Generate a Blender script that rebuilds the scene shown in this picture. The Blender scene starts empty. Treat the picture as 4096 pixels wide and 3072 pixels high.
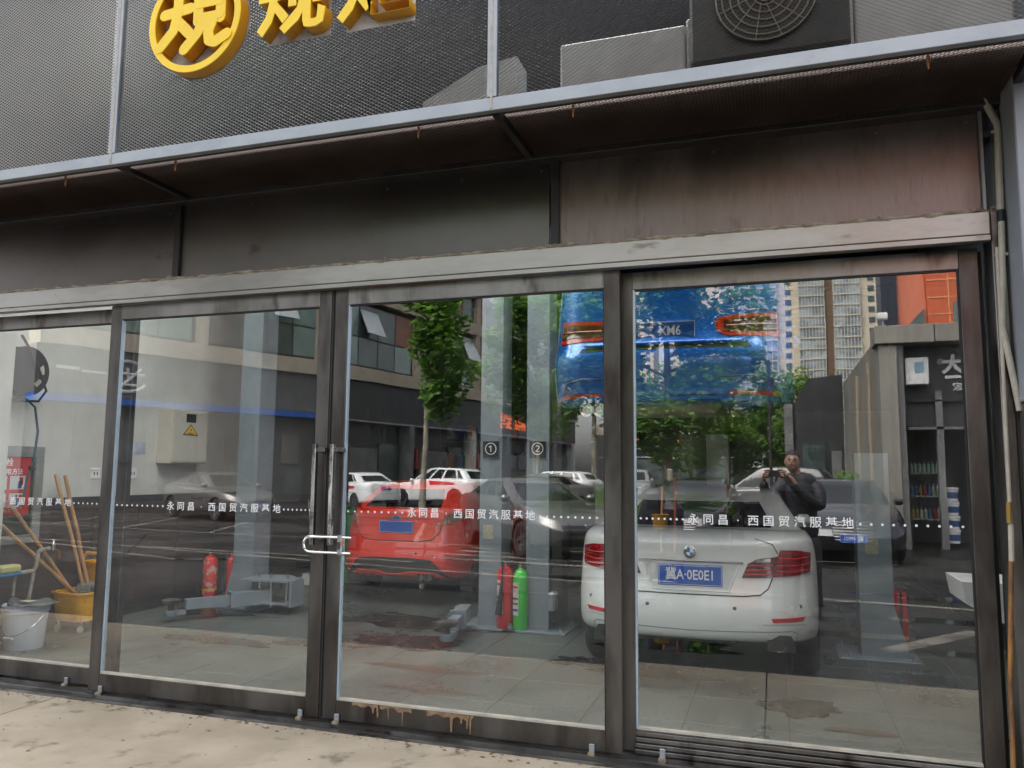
import bpy, bmesh, math, random
from mathutils import Vector, Matrix
from mathutils.bvhtree import BVHTree
from mathutils.geometry import tessellate_polygon
R = math.radians
S = bpy.context.scene
COL = S.collection
# ------------------------------------------------------------------ camera
cam_d = bpy.data.cameras.new('camera'); cam = bpy.data.objects.new('camera', cam_d); COL.objects.link(cam)
yaw, pitch, roll = R(18.34), R(6.265), R(.486)
cy, sy, cp, sp = math.cos(yaw), math.sin(yaw), math.cos(pitch), math.sin(pitch)
vf = Vector((-sy*cp, cy*cp, sp)); vr = Vector((cy, sy, 0)); vu = vr.cross(vf)
cr, sr = math.cos(roll), math.sin(roll)
vR, vU = vr*cr+vu*sr, -vr*sr+vu*cr
M = Matrix.Identity(4)
for i in range(3):
    M[i][0], M[i][1], M[i][2] = vR[i], vU[i], -vf[i]
M.translation = Vector((0, -4.5, 1.57))
cam.matrix_world = M
cam_d.sensor_width = 36; cam_d.lens = 36*3162.4/4096; cam_d.clip_start = .02; cam_d.clip_end = 3000
S.camera = cam
# ------------------------------------------------------------------ sky, sun, exposure
W = bpy.data.worlds.new("World"); S.world = W; W.use_nodes = True
nt = W.node_tree; nt.nodes.clear()
sky = nt.nodes.new('ShaderNodeTexSky'); sky.sky_type = 'NISHITA'; sky.sun_disc = False
SUN_EL, SUN_AZ = R(60), R(-28)
sky.sun_elevation = SUN_EL; sky.sun_rotation = SUN_AZ; sky.air_density = 1.0; sky.dust_density = 4.0
hsv = nt.nodes.new('ShaderNodeHueSaturation'); hsv.inputs['Saturation'].default_value = .28
bg = nt.nodes.new('ShaderNodeBackground'); bg.inputs['Strength'].default_value = .15
out = nt.nodes.new('ShaderNodeOutputWorld')
nt.links.new(sky.outputs[0], hsv.inputs['Color']); nt.links.new(hsv.outputs[0], bg.inputs[0]); nt.links.new(bg.outputs[0], out.inputs[0])
sl = bpy.data.lights.new('sun', 'SUN'); sl.energy = 1.5; sl.angle = R(45); sl.color = (1, .96, .9)
so = bpy.data.objects.new('sun', sl); COL.objects.link(so)
sd = Vector((math.sin(SUN_AZ)*math.cos(SUN_EL), math.cos(SUN_AZ)*math.cos(SUN_EL), math.sin(SUN_EL)))
so.rotation_euler = sd.to_track_quat('Z', 'Y').to_euler(); so.location = sd*60
S.view_settings.view_transform = 'Standard'; S.view_settings.look = 'None'
S.view_settings.exposure = 2.35; S.view_settings.gamma = 1
S.render.engine = 'CYCLES'
S.cycles.use_denoising = True
S.cycles.max_bounces = 9; S.cycles.transparent_max_bounces = 24; S.cycles.glossy_bounces = 5
S.cycles.diffuse_bounces = 4
S.cycles.caustics_reflective = False; S.cycles.caustics_refractive = False
S.cycles.sample_clamp_indirect = 8
rnd = random.Random(7)
# ------------------------------------------------------------------ materials
MATS = {}
def pm(name, c1, c2=None, scale=3., rough=.5, rough2=None, metal=0., bump=0., bscale=None, coat=0., stretch=(1,1,1),
       lo=.35, hi=.65, detail=6, c3=None, s3=40., lo3=.55, hi3=.75, spec=.5, emit=0., space='Object', clear_rough=.03):
    """principled material whose colour drifts between c1 and c2 (and specks of c3) by world-scaled noise"""
    if name in MATS: return MATS[name]
    m = bpy.data.materials.new(name); MATS[name] = m; m.use_nodes = True
    n = m.node_tree; b = n.nodes['Principled BSDF']; L = n.links.new
    b.inputs['Roughness'].default_value = rough; b.inputs['Metallic'].default_value = metal
    b.inputs['Specular IOR Level'].default_value = spec
    b.inputs['Coat Weight'].default_value = coat; b.inputs['Coat Roughness'].default_value = clear_rough
    b.inputs['Base Color'].default_value = (*c1, 1)
    if emit:
        b.inputs['Emission Color'].default_value = (*c1, 1); b.inputs['Emission Strength'].default_value = emit
    if c2 is None and not bump: return m
    if space == 'World':
        g = n.nodes.new('ShaderNodeNewGeometry'); src = g.outputs['Position']
    else:
        g = n.nodes.new('ShaderNodeTexCoord'); src = g.outputs['Object']
    mp = n.nodes.new('ShaderNodeMapping'); mp.inputs['Scale'].default_value = stretch; L(src, mp.inputs[0])
    def noise(sc, dt=detail, rg=.6):
        t = n.nodes.new('ShaderNodeTexNoise'); t.inputs['Scale'].default_value = sc; t.inputs['Detail'].default_value = dt
        t.inputs['Roughness'].default_value = rg; L(mp.outputs[0], t.inputs['Vector']); return t.outputs['Fac']
    def ramp(f, a, bb):
        r = n.nodes.new('ShaderNodeMapRange'); r.interpolation_type = 'SMOOTHSTEP'
        r.inputs['From Min'].default_value = a; r.inputs['From Max'].default_value = bb; L(f, r.inputs[0]); return r.outputs[0]
    def mix(f, a, bb):
        x = n.nodes.new('ShaderNodeMix'); x.data_type = 'RGBA'; L(f, x.inputs[0])
        for v, k in ((a, 6), (bb, 7)):
            if isinstance(v, tuple): x.inputs[k].default_value = (*v, 1)
            else: L(v, x.inputs[k])
        return x.outputs[2]
    if c2 is not None:
        f = ramp(noise(scale), lo, hi); col = mix(f, c1, c2)
        if c3 is not None: col = mix(ramp(noise(s3, 3), lo3, hi3), col, c3)
        L(col, b.inputs['Base Color'])
        if rough2 is not None:
            r = n.nodes.new('ShaderNodeMapRange'); r.inputs['To Min'].default_value = rough; r.inputs['To Max'].default_value = rough2
            L(f, r.inputs[0]); L(r.outputs[0], b.inputs['Roughness'])
    if bump:
        bp = n.nodes.new('ShaderNodeBump'); bp.inputs['Strength'].default_value = bump; bp.inputs['Distance'].default_value = .01
        L(noise(bscale or scale*6, 5), bp.inputs['Height']); L(bp.outputs[0], b.inputs['Normal'])
    return m
def glass_mat(name, tint, f0, gain=1.):
    """thin sheet glass: see-through, with the mirror image of the street added by Fresnel"""
    m = bpy.data.materials.new(name); m.use_nodes = True; n = m.node_tree; n.nodes.clear(); L = n.links.new
    o = n.nodes.new('ShaderNodeOutputMaterial'); mx = n.nodes.new('ShaderNodeMixShader')
    t = n.nodes.new('ShaderNodeBsdfTransparent'); t.inputs[0].default_value = (*tint, 1)
    g = n.nodes.new('ShaderNodeBsdfGlossy'); g.inputs['Roughness'].default_value = 0.0; g.inputs[0].default_value = (gain, gain, gain, 1)
    lw = n.nodes.new('ShaderNodeLayerWeight'); lw.inputs[0].default_value = .5
    p = n.nodes.new('ShaderNodeMath'); p.operation = 'POWER'; p.inputs[1].default_value = 4.
    r = n.nodes.new('ShaderNodeMapRange'); r.inputs['To Min'].default_value = f0; r.inputs['To Max'].default_value = 1
    L(lw.outputs['Facing'], p.inputs[0]); L(p.outputs[0], r.inputs[0]); L(r.outputs[0], mx.inputs[0])
    L(t.outputs[0], mx.inputs[1]); L(g.outputs[0], mx.inputs[2]); 
    wv = n.nodes.new('ShaderNodeTexNoise'); wv.inputs['Scale'].default_value = 1.1; wv.inputs['Detail'].default_value = 2
    bp = n.nodes.new('ShaderNodeBump'); bp.inputs['Strength'].default_value = .5; bp.inputs['Distance'].default_value = .0012
    gm = n.nodes.new('ShaderNodeNewGeometry'); L(gm.outputs['Position'], wv.inputs['Vector']); L(wv.outputs['Fac'], bp.inputs['Height']); L(bp.outputs[0], g.inputs['Normal'])
    # faint dust film
    d = n.nodes.new('ShaderNodeBsdfDiffuse'); d.inputs[0].default_value = (.55, .55, .5, 1)
    m2 = n.nodes.new('ShaderNodeMixShader'); tc = n.nodes.new('ShaderNodeTexCoord')
    mp = n.nodes.new('ShaderNodeMapping'); mp.inputs['Scale'].default_value = (9, 9, 1.2)
    nz = n.nodes.new('ShaderNodeTexNoise'); nz.inputs['Scale'].default_value = 2.5; nz.inputs['Detail'].default_value = 8; nz.inputs['Roughness'].default_value = .7
    r2 = n.nodes.new('ShaderNodeMapRange'); r2.inputs['From Min'].default_value = .5; r2.inputs['From Max'].default_value = .8
    r2.inputs['To Min'].default_value = .0; r2.inputs['To Max'].default_value = .045
    L(tc.outputs['Object'], mp.inputs[0]); L(mp.outputs[0], nz.inputs['Vector']); L(nz.outputs['Fac'], r2.inputs[0])
    L(r2.outputs[0], m2.inputs[0]); L(mx.outputs[0], m2.inputs[1]); L(d.outputs[0], m2.inputs[2]); L(m2.outputs[0], o.inputs[0])
    MATS[name] = m; return m
# ------------------------------------------------------------------ objects
def tag(o, label=None, cat=None, group=None, kind=None):
    if label: o['label'] = label
    if cat: o['category'] = cat
    if group: o['group'] = group
    if kind: o['kind'] = kind
    return o
def thing(name, label, cat, loc=(0,0,0), rz=0., group=None, kind=None):
    o = bpy.data.objects.new(name, None); COL.objects.link(o); o.location = loc; o.rotation_euler = (0, 0, rz); o.empty_display_size = .2
    return tag(o, label, cat, group, kind)
def place(name, me, m=None, parent=None, smooth=False, kind=None, world=True):
    o = bpy.data.objects.new(name, me); COL.objects.link(o)
    if m is not None:
        if not me.materials: me.materials.append(m)
    if smooth:
        me.polygons.foreach_set('use_smooth', [True]*len(me.polygons))
    if parent is not None:
        o.parent = parent
        if world:
            p = parent; off = Vector((0, 0, 0))
            while p is not None: off += p.location; p = p.parent
            me.transform(Matrix.Translation(-off))
    if kind: o['kind'] = kind
    return o
class MB:
    """collects simple solids in one mesh"""
    def __init__(s): s.v = []; s.f = []
    def raw(s, v, f):
        n = len(s.v); s.v += [tuple(x) for x in v]; s.f += [tuple(i+n for i in q) for q in f]; return s
    def box(s, x0, x1, y0, y1, z0, z1, c=0.):
        if c <= 0:
            v = [(x, y, z) for x in (x0, x1) for y in (y0, y1) for z in (z0, z1)]
            return s.raw(v, [(0,1,3,2),(4,6,7,5),(0,4,5,1),(2,3,7,6),(0,2,6,4),(1,5,7,3)])
        c = min(c, (x1-x0)/2.1, (y1-y0)/2.1, (z1-z0)/2.1)
        bm = bmesh.new(); bmesh.ops.create_cube(bm, size=1)
        bmesh.ops.scale(bm, vec=(x1-x0, y1-y0, z1-z0), verts=bm.verts)
        bmesh.ops.translate(bm, vec=((x0+x1)/2, (y0+y1)/2, (z0+z1)/2), verts=bm.verts)
        bmesh.ops.bevel(bm, geom=bm.edges[:], offset=c, segments=1, affect='EDGES')
        bm.verts.index_update()
        s.raw([v.co[:] for v in bm.verts], [[v.index for v in f.verts] for f in bm.faces]); bm.free(); return s
    def tube(s, pts, r, n=8, cap=True):
        pts = [Vector(p) for p in pts]; rs = r if isinstance(r, (list, tuple)) else [r]*len(pts)
        base = len(s.v); up = None
        for i, p in enumerate(pts):
            t = (pts[min(i+1, len(pts)-1)]-pts[max(i-1, 0)])
            t = t.normalized() if t.length > 1e-9 else Vector((0, 0, 1))
            if up is None:
                up = Vector((0, 0, 1)) if abs(t.z) < .9 else Vector((1, 0, 0))
            a = t.cross(up); a = a.normalized() if a.length > 1e-6 else Vector((1, 0, 0)); b = a.cross(t).normalized(); up = b
            for k in range(n):
                w = 2*math.pi*k/n; s.v.append(tuple(p+(a*math.cos(w)+b*math.sin(w))*rs[i]))
        for i in range(len(pts)-1):
            for k in range(n):
                a0 = base+i*n+k; a1 = base+i*n+(k+1) % n; s.f.append((a0, a1, a1+n, a0+n))
        if cap:
            s.f.append(tuple(base+k for k in range(n))[::-1]); s.f.append(tuple(base+(len(pts)-1)*n+k for k in range(n)))
        return s
    def lathe(s, prof, cx=0, cy=0, n=20, axis='z', o=(0,0,0)):
        base = len(s.v)
        for r, z in prof:
            for k in range(n):
                w = 2*math.pi*k/n; a, b = r*math.cos(w), r*math.sin(w)
                if axis == 'z': s.v.append((cx+a+o[0], cy+b+o[1], z+o[2]))
                elif axis == 'y': s.v.append((a+o[0], z+o[1], b+o[2]))
                else: s.v.append((z+o[0], a+o[1], b+o[2]))
        for i in range(len(prof)-1):
            for k in range(n):
                a0 = base+i*n+k; a1 = base+i*n+(k+1) % n; s.f.append((a0, a1, a1+n, a0+n))
        s.f.append(tuple(base+k for k in range(n))[::-1]); s.f.append(tuple(base+(len(prof)-1)*n+k for k in range(n)))
        return s
    def prism(s, poly, y0, y1, plane='xz'):
        """extrude a 2D polygon; plane xz along y, xy along z, yz along x"""
        n = len(poly)
        def P(a, b, t): return {'xz': (a, t, b), 'xy': (a, b, t), 'yz': (t, a, b)}[plane]
        v = [P(a, b, y0) for a, b in poly]+[P(a, b, y1) for a, b in poly]
        tri = tessellate_polygon([[Vector((a, b, 0)) for a, b in poly]])
        f = [tuple(t) for t in tri]+[tuple(i+n for i in t)[::-1] for t in tri]
        f += [(i, (i+1) % n, (i+1) % n+n, i+n) for i in range(n)]
        return s.raw(v, f)
    def mesh(s, name='m'):
        me = bpy.data.meshes.new(name); me.from_pydata(s.v, [], s.f); me.update()
        bm = bmesh.new(); bm.from_mesh(me); bmesh.ops.recalc_face_normals(bm, faces=bm.faces); bm.to_mesh(me); bm.free()
        return me
    def build(s, name, m, parent=None, smooth=False, kind=None, world=True):
        o = place(name, s.mesh(name), m, parent, False, kind, world)
        if smooth: autosmooth(o.data)
        return o
def autosmooth(me, ang=35):
    bm = bmesh.new(); bm.from_mesh(me); c = R(ang)
    for f in bm.faces: f.smooth = True
    for e in bm.edges:
        if len(e.link_faces) == 2 and e.calc_face_angle(0) > c: e.smooth = False
    bm.to_mesh(me); bm.free()
def box(name, m, parent, x0, x1, y0, y1, z0, z1, c=0., kind=None, world=True):
    return MB().box(x0, x1, y0, y1, z0, z1, c).build(name, m, parent, kind=kind, world=world)
def struct(o): o['kind'] = 'structure'; return o
def copy_tree(o, parent=None, off=None):
    c = o.copy(); COL.objects.link(c); c.parent = parent
    for ch in [x for x in bpy.data.objects if x.parent == o]: copy_tree(ch, c)
    return c
def text_mesh(body, size, ex=.001, offset=0., spacing=1., align='CENTER'):
    c = bpy.data.curves.new('lettering', 'FONT'); c.body = body; c.size = size; c.extrude = ex; c.offset = offset
    c.space_character = spacing; c.align_x = align; c.align_y = 'CENTER'; c.resolution_u = 2
    o = bpy.data.objects.new('lettering', c); COL.objects.link(o); bpy.context.view_layer.update()
    me = bpy.data.meshes.new_from_object(o.evaluated_get(bpy.context.evaluated_depsgraph_get()))
    bpy.data.objects.remove(o); bpy.data.curves.remove(c)
    me.transform(Matrix.Rotation(R(90), 4, 'X'))       # now stands up, facing -y
    return me
def text(name, body, size, pos, m, parent, rz=0., ex=.001, offset=0., spacing=1., align='CENTER', world=True, squash=None):
    me = text_mesh(body, size, ex, offset, spacing, align)
    if squash: me.transform(Matrix.Diagonal((squash[0], 1, squash[1], 1)))
    me.transform(Matrix.Translation(Vector(pos)) @ Matrix.Rotation(rz, 4, 'Z'))
    return place(name, me, m, parent, world=world)
def instance_parts(name, me, m, parent, locs, rots=None):
    """many alike pieces that share one mesh; locs are local to the parent"""
    if not me.materials: me.materials.append(m)
    for i, l in enumerate(locs):
        o = bpy.data.objects.new(name, me); COL.objects.link(o); o.parent = parent; o.location = l
        if rots: o.rotation_euler = rots[i]
# ------------------------------------------------------------------ palette
steel = pm('door_steel', (.16, .15, .14), (.27, .26, .25), 2.2, .30, .5, metal=.88, bump=.12, bscale=60, stretch=(1, 1, .35), c3=(.05, .035, .028), s3=5., lo3=.52, hi3=.72, space='World')
steel_dark = pm('stained_steel', (.085, .078, .074), (.15, .14, .132), 3., .32, .5, metal=.85, bump=.15, bscale=60, stretch=(1, 1, .3), c3=(.045, .036, .033), s3=4., lo3=.45, hi3=.75, space='World')
header_m = pm('header_steel', (.27, .255, .235), (.43, .415, .39), 1.4, .34, .48, metal=.8, bump=.08, bscale=40, stretch=(.5, 1, 1.5), c3=(.22, .19, .16), s3=9., lo3=.62, hi3=.8)
galv = pm('pale_steel_frame', (.30, .32, .34), (.38, .40, .42), 5., .42, .55, metal=.45, stretch=(.5, 1, 1), c3=(.34, .29, .23), s3=14, lo3=.66, hi3=.8)
fascia_m = pm('fascia_brown_metal', (.10, .09, .086), (.145, .13, .122), .8, .28, .40, metal=.8, bump=.06, bscale=12, stretch=(.7, 1, 1), c3=(.07, .05, .045), s3=5, lo3=.6, hi3=.8)
fascia_dirty = pm('fascia_stained_metal', (.13, .105, .097), (.21, .172, .16), 1.6, .30, .45, metal=.8, bump=.15, bscale=30, stretch=(2.2, 1, .5), c3=(.12, .085, .075), s3=6.5, lo3=.5, hi3=.85)
black = pm('black_rubber', (.012, .012, .013), None, rough=.55)
blackmetal = pm('black_metal', (.03, .028, .028), (.05, .045, .042), 4, .45, .6, metal=.3)
mesh_m = pm('expanded_mesh_grey', (.24, .24, .232), (.33, .33, .32), 1.2, .45, .6, metal=.35)
mesh_brown = pm('soffit_mesh_brown', (.22, .155, .125), (.28, .205, .17), 3, .6, .7, metal=.1)
rust = pm('rust', (.33, .12, .045), (.55, .30, .17), 40, .85)
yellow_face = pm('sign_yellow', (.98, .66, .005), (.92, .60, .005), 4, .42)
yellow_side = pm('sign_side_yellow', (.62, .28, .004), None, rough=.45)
backplate = pm('dusty_backplate', (.44, .43, .42), (.26, .22, .20), 7, .6, .8, bump=.1)
pale_plate = pm('pale_backplate', (.66, .66, .64), (.5, .48, .46), 5, .5)
caulk = pm('caulk', (.42, .36, .27), (.2, .16, .12), 12, .8, bump=.5, bscale=50)
white_vinyl = pm('white_vinyl', (.86, .86, .86), None, rough=.5)
bead_m = pm('glazing_bead', (.55, .66, .74), (.42, .52, .60), 3, .25, metal=.3)
chrome = pm('chrome', (.78, .78, .78), None, rough=.12, metal=1.)
worn_chrome = pm('worn_handle_steel', (.62, .62, .60), (.14, .12, .12), 9, .14, .35, metal=1., stretch=(1, 1, .5), lo=.5, hi=.62)
white_plaster = pm('white_plaster', (.62, .63, .59), (.54, .55, .51), 1.5, .7, bump=.05, space='World')
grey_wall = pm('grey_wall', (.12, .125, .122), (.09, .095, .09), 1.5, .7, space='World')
panel_brown = pm('wall_panel_brown', (.06, .048, .042), (.085, .07, .062), 2., .35, .5, space='World')
dark_wall = pm('dark_wall', (.022, .022, .023), (.035, .034, .034), 1, .6, space='World')
lift_grey = pm('lift_paint_grey', (.26, .30, .33), (.22, .265, .29), 3, .42, c3=(.14, .14, .13), s3=18, lo3=.68, hi3=.8)
white_gloss = pm('white_gloss_plastic', (.78, .78, .75), None, rough=.3)
glass_m = glass_mat('door_glass', (.985, .995, .985), .165)
# ------------------------------------------------------------------ ground
asphalt = pm('wet_asphalt', (.010, .010, .010), (.028, .027, .026), .45, .35, .85, spec=.3, bump=.35, bscale=220, space='World', lo=.42, hi=.62, c3=(.045, .045, .043), s3=160, lo3=.6, hi3=.72)
concrete = pm('apron_concrete', (.31, .255, .18), (.39, .325, .24), 1.9, .78, .9, bump=.25, bscale=90, space='World', c3=(.11, .09, .07), s3=5., lo3=.56, hi3=.8)
g = struct(MB().raw([(-900, -900, -.012), (900, -900, -.012), (900, .3, -.012), (-900, .3, -.012)], [(0, 1, 2, 3)]).build('ground', asphalt))
ap = MB()
for i in range(4):
    x0 = -13.9+i*4.6
    ap.box(x0+.006, x0+4.594, -2.05, -.16, -.1, .008)
ap = struct(ap.build('pavement', concrete))
# hairline crack across the apron
cr_pts = []; x, y = -5.2, -1.28
while x < -2.2: cr_pts.append((x, y)); x += .07; y += rnd.uniform(-.03, .022)-.012
cv = []; cf = []
for i, (a, b) in enumerate(cr_pts):
    w = rnd.uniform(.002, .006); cv += [(a, b-w, .0105), (a, b+w, .0105)]
    if i: k = 2*i; cf.append((k-2, k, k+1, k-1))
place('crack', MB().raw(cv, cf).mesh(), pm('crack_dark', (.06, .05, .04), None, rough=.9), ap)
# debris on the apron
deb = MB()
for i in range(330):
    x, y = rnd.uniform(-6, .6), (rnd.uniform(-1.6, -.2) if i < 90 else -.17-abs(rnd.gauss(0, .05))); s_ = rnd.uniform(.004, .016)
    a = rnd.uniform(0, 3); deb.raw([(x+s_*math.cos(a+q)*rnd.uniform(.5, 1.3), y+s_*math.sin(a+q)*rnd.uniform(.4, 1), .0095+rnd.uniform(0, .004)) for q in (0, 1.3, 2.6, 4, 5.2)], [(0, 1, 2, 3, 4)])
tag(deb.build('fallen_leaf_litter', pm('leaf_litter', (.09, .07, .05), (.2, .12, .06), 30, .8)), 'small dark bits of dry leaf and grit scattered on the pale concrete apron', 'litter', kind='stuff')
# ------------------------------------------------------------------ garage shell
gar = thing('garage_building', 'grey workshop with brown metal fascia above a row of sliding glass doors', 'building')
XL, XR_, YB, HC = -6.7, 2.0, 11.0, 4.95
GX0 = -14.
# upper wall behind the canopy, fascia panels, header
box('wall', dark_wall, gar, GX0, 7, .12, .3, 3.46, 5.6)
box('back_beam', blackmetal, gar, -7.6, 1.3, -.10, .12, 3.44, 3.56, .004)
scr = MB().lathe([(.001, -.004), (.007, -.003), (.008, .0)], n=8, axis='y').mesh()
fx = [(-7.5, -6.75, 0), (-6.7, -4.06, 0), (-3.99, -1.262, 0), (-1.195, 1.045, 1)]
for a, b, d in fx: box('fascia_panel', fascia_dirty if d else fascia_m, gar, a, b, .0, .02, 2.905, 3.44)
instance_parts('screw', scr, steel, gar, [(x, -.001, z) for a, b, d in fx for x in [a+.05+(b-a-.1)*k/5 for k in range(6)] for z in (2.935, 3.40)])
for x in (-4.045, -1.245): 
    box('fascia_post', blackmetal, gar, x, x+.05, -.03, .03, 2.9, 3.44, .003)
box('fascia_trim', galv, gar, 1.048, 1.062, -.03, .01, 2.9, 3.47)
hd = box('header_beam', header_m, gar, -7.6, 1.062, -.075, .11, 2.775, 2.893, .004)
box('header_lip', header_m, gar, -7.6, 1.062, -.075, -.03, 2.744, 2.772, .002)
# ragged caulk bead on the header
pts = []; x = -7.6
while x < 1.1: pts.append((x, -.062+rnd.uniform(-.012, .006), 2.896+rnd.uniform(-.004, .006))); x += .05
MB().tube(pts, [rnd.uniform(.006, .015) for _ in pts], 6).build('sealant_bead', caulk, gar, smooth=True)
for x in (-4.02, -1.22, 1.05):
    b = MB()
    for k in range(7): b.lathe([(0.001, -.01), (.02, -.004), (.016, .008), (.001, .014)], n=7, o=(x+rnd.uniform(-.05, .05), -.05+rnd.uniform(-.01, .01), 2.9+rnd.uniform(-.004, .012)))
    b.build('sealant_blob', caulk, gar, smooth=True)
# right jamb with frame tube
box('door_jamb', steel, gar, 1.066, 1.125, -.07, .11, 0.0, 2.893, .004)
box('jamb_recess', black, gar, .985, 1.064, .15, .2, 0, 2.744)
box('brown_post', pm('olive_brown_paint', (.10, .085, .065), (.065, .055, .045), 2, .5, stretch=(1,1,.3)), gar, 1.128, 1.30, -.05, .12, 0, 3.44, .004)
# concrete/metal pier on the right
pier = pm('pier_grey', (.36, .38, .42), (.30, .32, .36), 1.2, .5, .6, bump=.05)
pier2 = pm('pier_dark', (.11, .10, .095), (.17, .155, .145), 1.5, .4, .55, metal=.3, stretch=(1, 1, .4), c3=(.04, .03, .03), s3=6)
MB().box(1.135, 1.9, -.30, -.06, 1.92, 3.9, .006).build('upper_cladding_panel', pier, gar)
MB().box(1.14, 1.9, -.28, -.06, .0, 1.915, .006).build('lower_cladding_panel', pier2, gar)
box('wall_right', dark_wall, gar, 1.302, 7.2, -.05, .25, 0, 3.46)
# walls inside
box('left_wall', white_plaster, gar, XL-.2, XL, .12, 4.42, 1.27, HC)
for k in range(10):
    y0 = .12+k*.62
    if y0 > 6.6: break
    box('wall_panel', panel_brown, gar, XL-.2, XL+.012, y0+.004, min(y0+.616, 6.7), .13, 1.20)
box('wall_rail', black, gar, XL-.2, XL+.022, .12, 4.42, 1.20, 1.268)
box('wall_plinth', pm('black_plinth', (.02, .02, .02), (.04, .038, .035), 5, .6), gar, XL-.2, XL+.04, .12, 6.7, -.02, .128)
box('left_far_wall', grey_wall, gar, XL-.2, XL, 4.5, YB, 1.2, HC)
box('front_pillar', white_plaster, gar, XL, -6.19, .3, .56, 0, HC)
box('rear_wall', dark_wall, gar, GX0, 7.2, YB, YB+.2, 0, HC)
box('rear_wall_stripe', grey_wall, gar, XL, XR_, YB-.02, YB-.001, 1.25, 2.7)
box('right_wall', grey_wall, gar, XR_, XR_+.2, .25, YB, 0, HC)
box('ceiling', dark_wall, gar, GX0, 7, 2.5, YB, HC, HC+.2); box('ceiling', dark_wall, gar, GX0, XL, .31, 2.5, HC, HC+.2)
# frosted ceiling strip and bars, added out of view to let more daylight in
sk_m = bpy.data.materials.new('added_frosted_sheet'); sk_m.use_nodes = True; _n = sk_m.node_tree; _n.nodes.clear()
_t = _n.nodes.new('ShaderNodeBsdfTranslucent'); _t.inputs[0].default_value = (.95, .96, .94, 1); _o = _n.nodes.new('ShaderNodeOutputMaterial'); _n.links.new(_t.outputs[0], _o.inputs[0])
MB().raw([(XL, .3, HC+.12), (7, .3, HC+.12), (7, 2.5, HC+.12), (XL, 2.5, HC+.12)], [(0, 1, 2, 3)]).build('added_daylight_sheet', sk_m, gar)
for k in range(9): box('added_daylight_bar', galv, gar, XL+.1+k*1.55, XL+.16+k*1.55, .31, 2.49, HC+.02, HC+.1)
for k in range(5): box('ceiling_beam', blackmetal, gar, XL, XR_, 1.6+k*2., 1.75+k*2., HC-.25, HC)
box('left_front_wall', grey_wall, gar, GX0, -7.62, -.1, .3, 0, 3.45)
# columns of the back room
for x, y in ((-8.0, 7.5), (-3.3, YB-.4), (-1.2, YB-.4)): box('column', white_plaster, gar, x, x+.4, y, y+.4, 0, HC)
# tiled floor
tile_m = pm('floor_tile', (.085, .096, .088), (.165, .178, .160), 1.1, .22, .5, bump=.12, bscale=70, space='World', stretch=(1, .6, 1), lo=.3, hi=.7, detail=14, c3=(.06, .06, .05), s3=38, lo3=.5, hi3=.8)
fl = struct(MB().box(XL-.2, 7.1, .16, YB, -.2, -.004).build('garage_floor', pm('grout', (.06, .06, .058), None, rough=.8)))
tm = MB().box(-.3125, .3125, -.3125, .3125, -.02, 0., .0015).mesh()
locs = []
for i in range(14):
    for j in range(18):
        locs.append((XL-.2+.33+i*.63, .47+j*.63, 0))
instance_parts('tile', tm, tile_m, fl, [l for l in locs if l[1] < YB-.3 and l[0] < XR_])
stain_m = pm('oil_stain', (.035, .033, .028), (.06, .055, .045), 5, .12, .3, space='World'); red_st = pm('reddish_stain', (.12, .07, .055), (.10, .08, .065), 7, .35, space='World')
for k, (x, y, a, b, m_) in enumerate(((-4.9, 1.75, .55, .16, stain_m), (-4.0, 1.95, .4, .14, stain_m), (-3.2, 2.3, .5, .35, stain_m), (-2.7, 1.45, .5, .08, red_st), (-2.4, .9, .35, .05, red_st), (-3.6, 3.2, .9, .4, stain_m),
      (.12, 1.35, .26, .20, stain_m), (-1.0, 1.95, .45, .22, stain_m), (.45, .95, .2, .06, red_st), (-5.9, 2.9, .5, .2, stain_m), (-1.6, 2.1, .22, .18, stain_m))):
    n = 48; rr = random.Random(40+k); ph_ = [rr.uniform(0, 6.28) for _ in range(6)]
    pts = [(x+a*math.cos(t_)*(1+.2*math.sin(3*t_+ph_[0])+.14*math.sin(5*t_+ph_[1])+.10*math.sin(11*t_+ph_[2])), y+b*math.sin(t_)*(1+.22*math.sin(2*t_+ph_[3])+.16*math.sin(7*t_+ph_[4])+.08*math.sin(13*t_+ph_[5])), .003+.0004*k) for t_ in [6.2832*i/n for i in range(n)]]
    MB().raw(pts, [tuple(range(n))]).build('oil_stain', m_, fl)
# ------------------------------------------------------------------ door track
tr = thing('door_track', 'worn grooved steel track the sliding doors run in along the threshold', 'door track', (0, 0, 0))
tb = MB()
for y0, y1, z in ((-.16, -.12, .012), (-.075, -.062, .022), (-.045, -.03, .016), (.03, .045, .022), (.06, .075, .016), (.12, .16, .018)): tb.box(-7.6, 1.06, y0, y1, -.05, z)
tb.build('rail', steel, tr); box('bed', blackmetal, tr, -7.6, 1.06, -.155, .158, -.06, .004)
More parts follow.
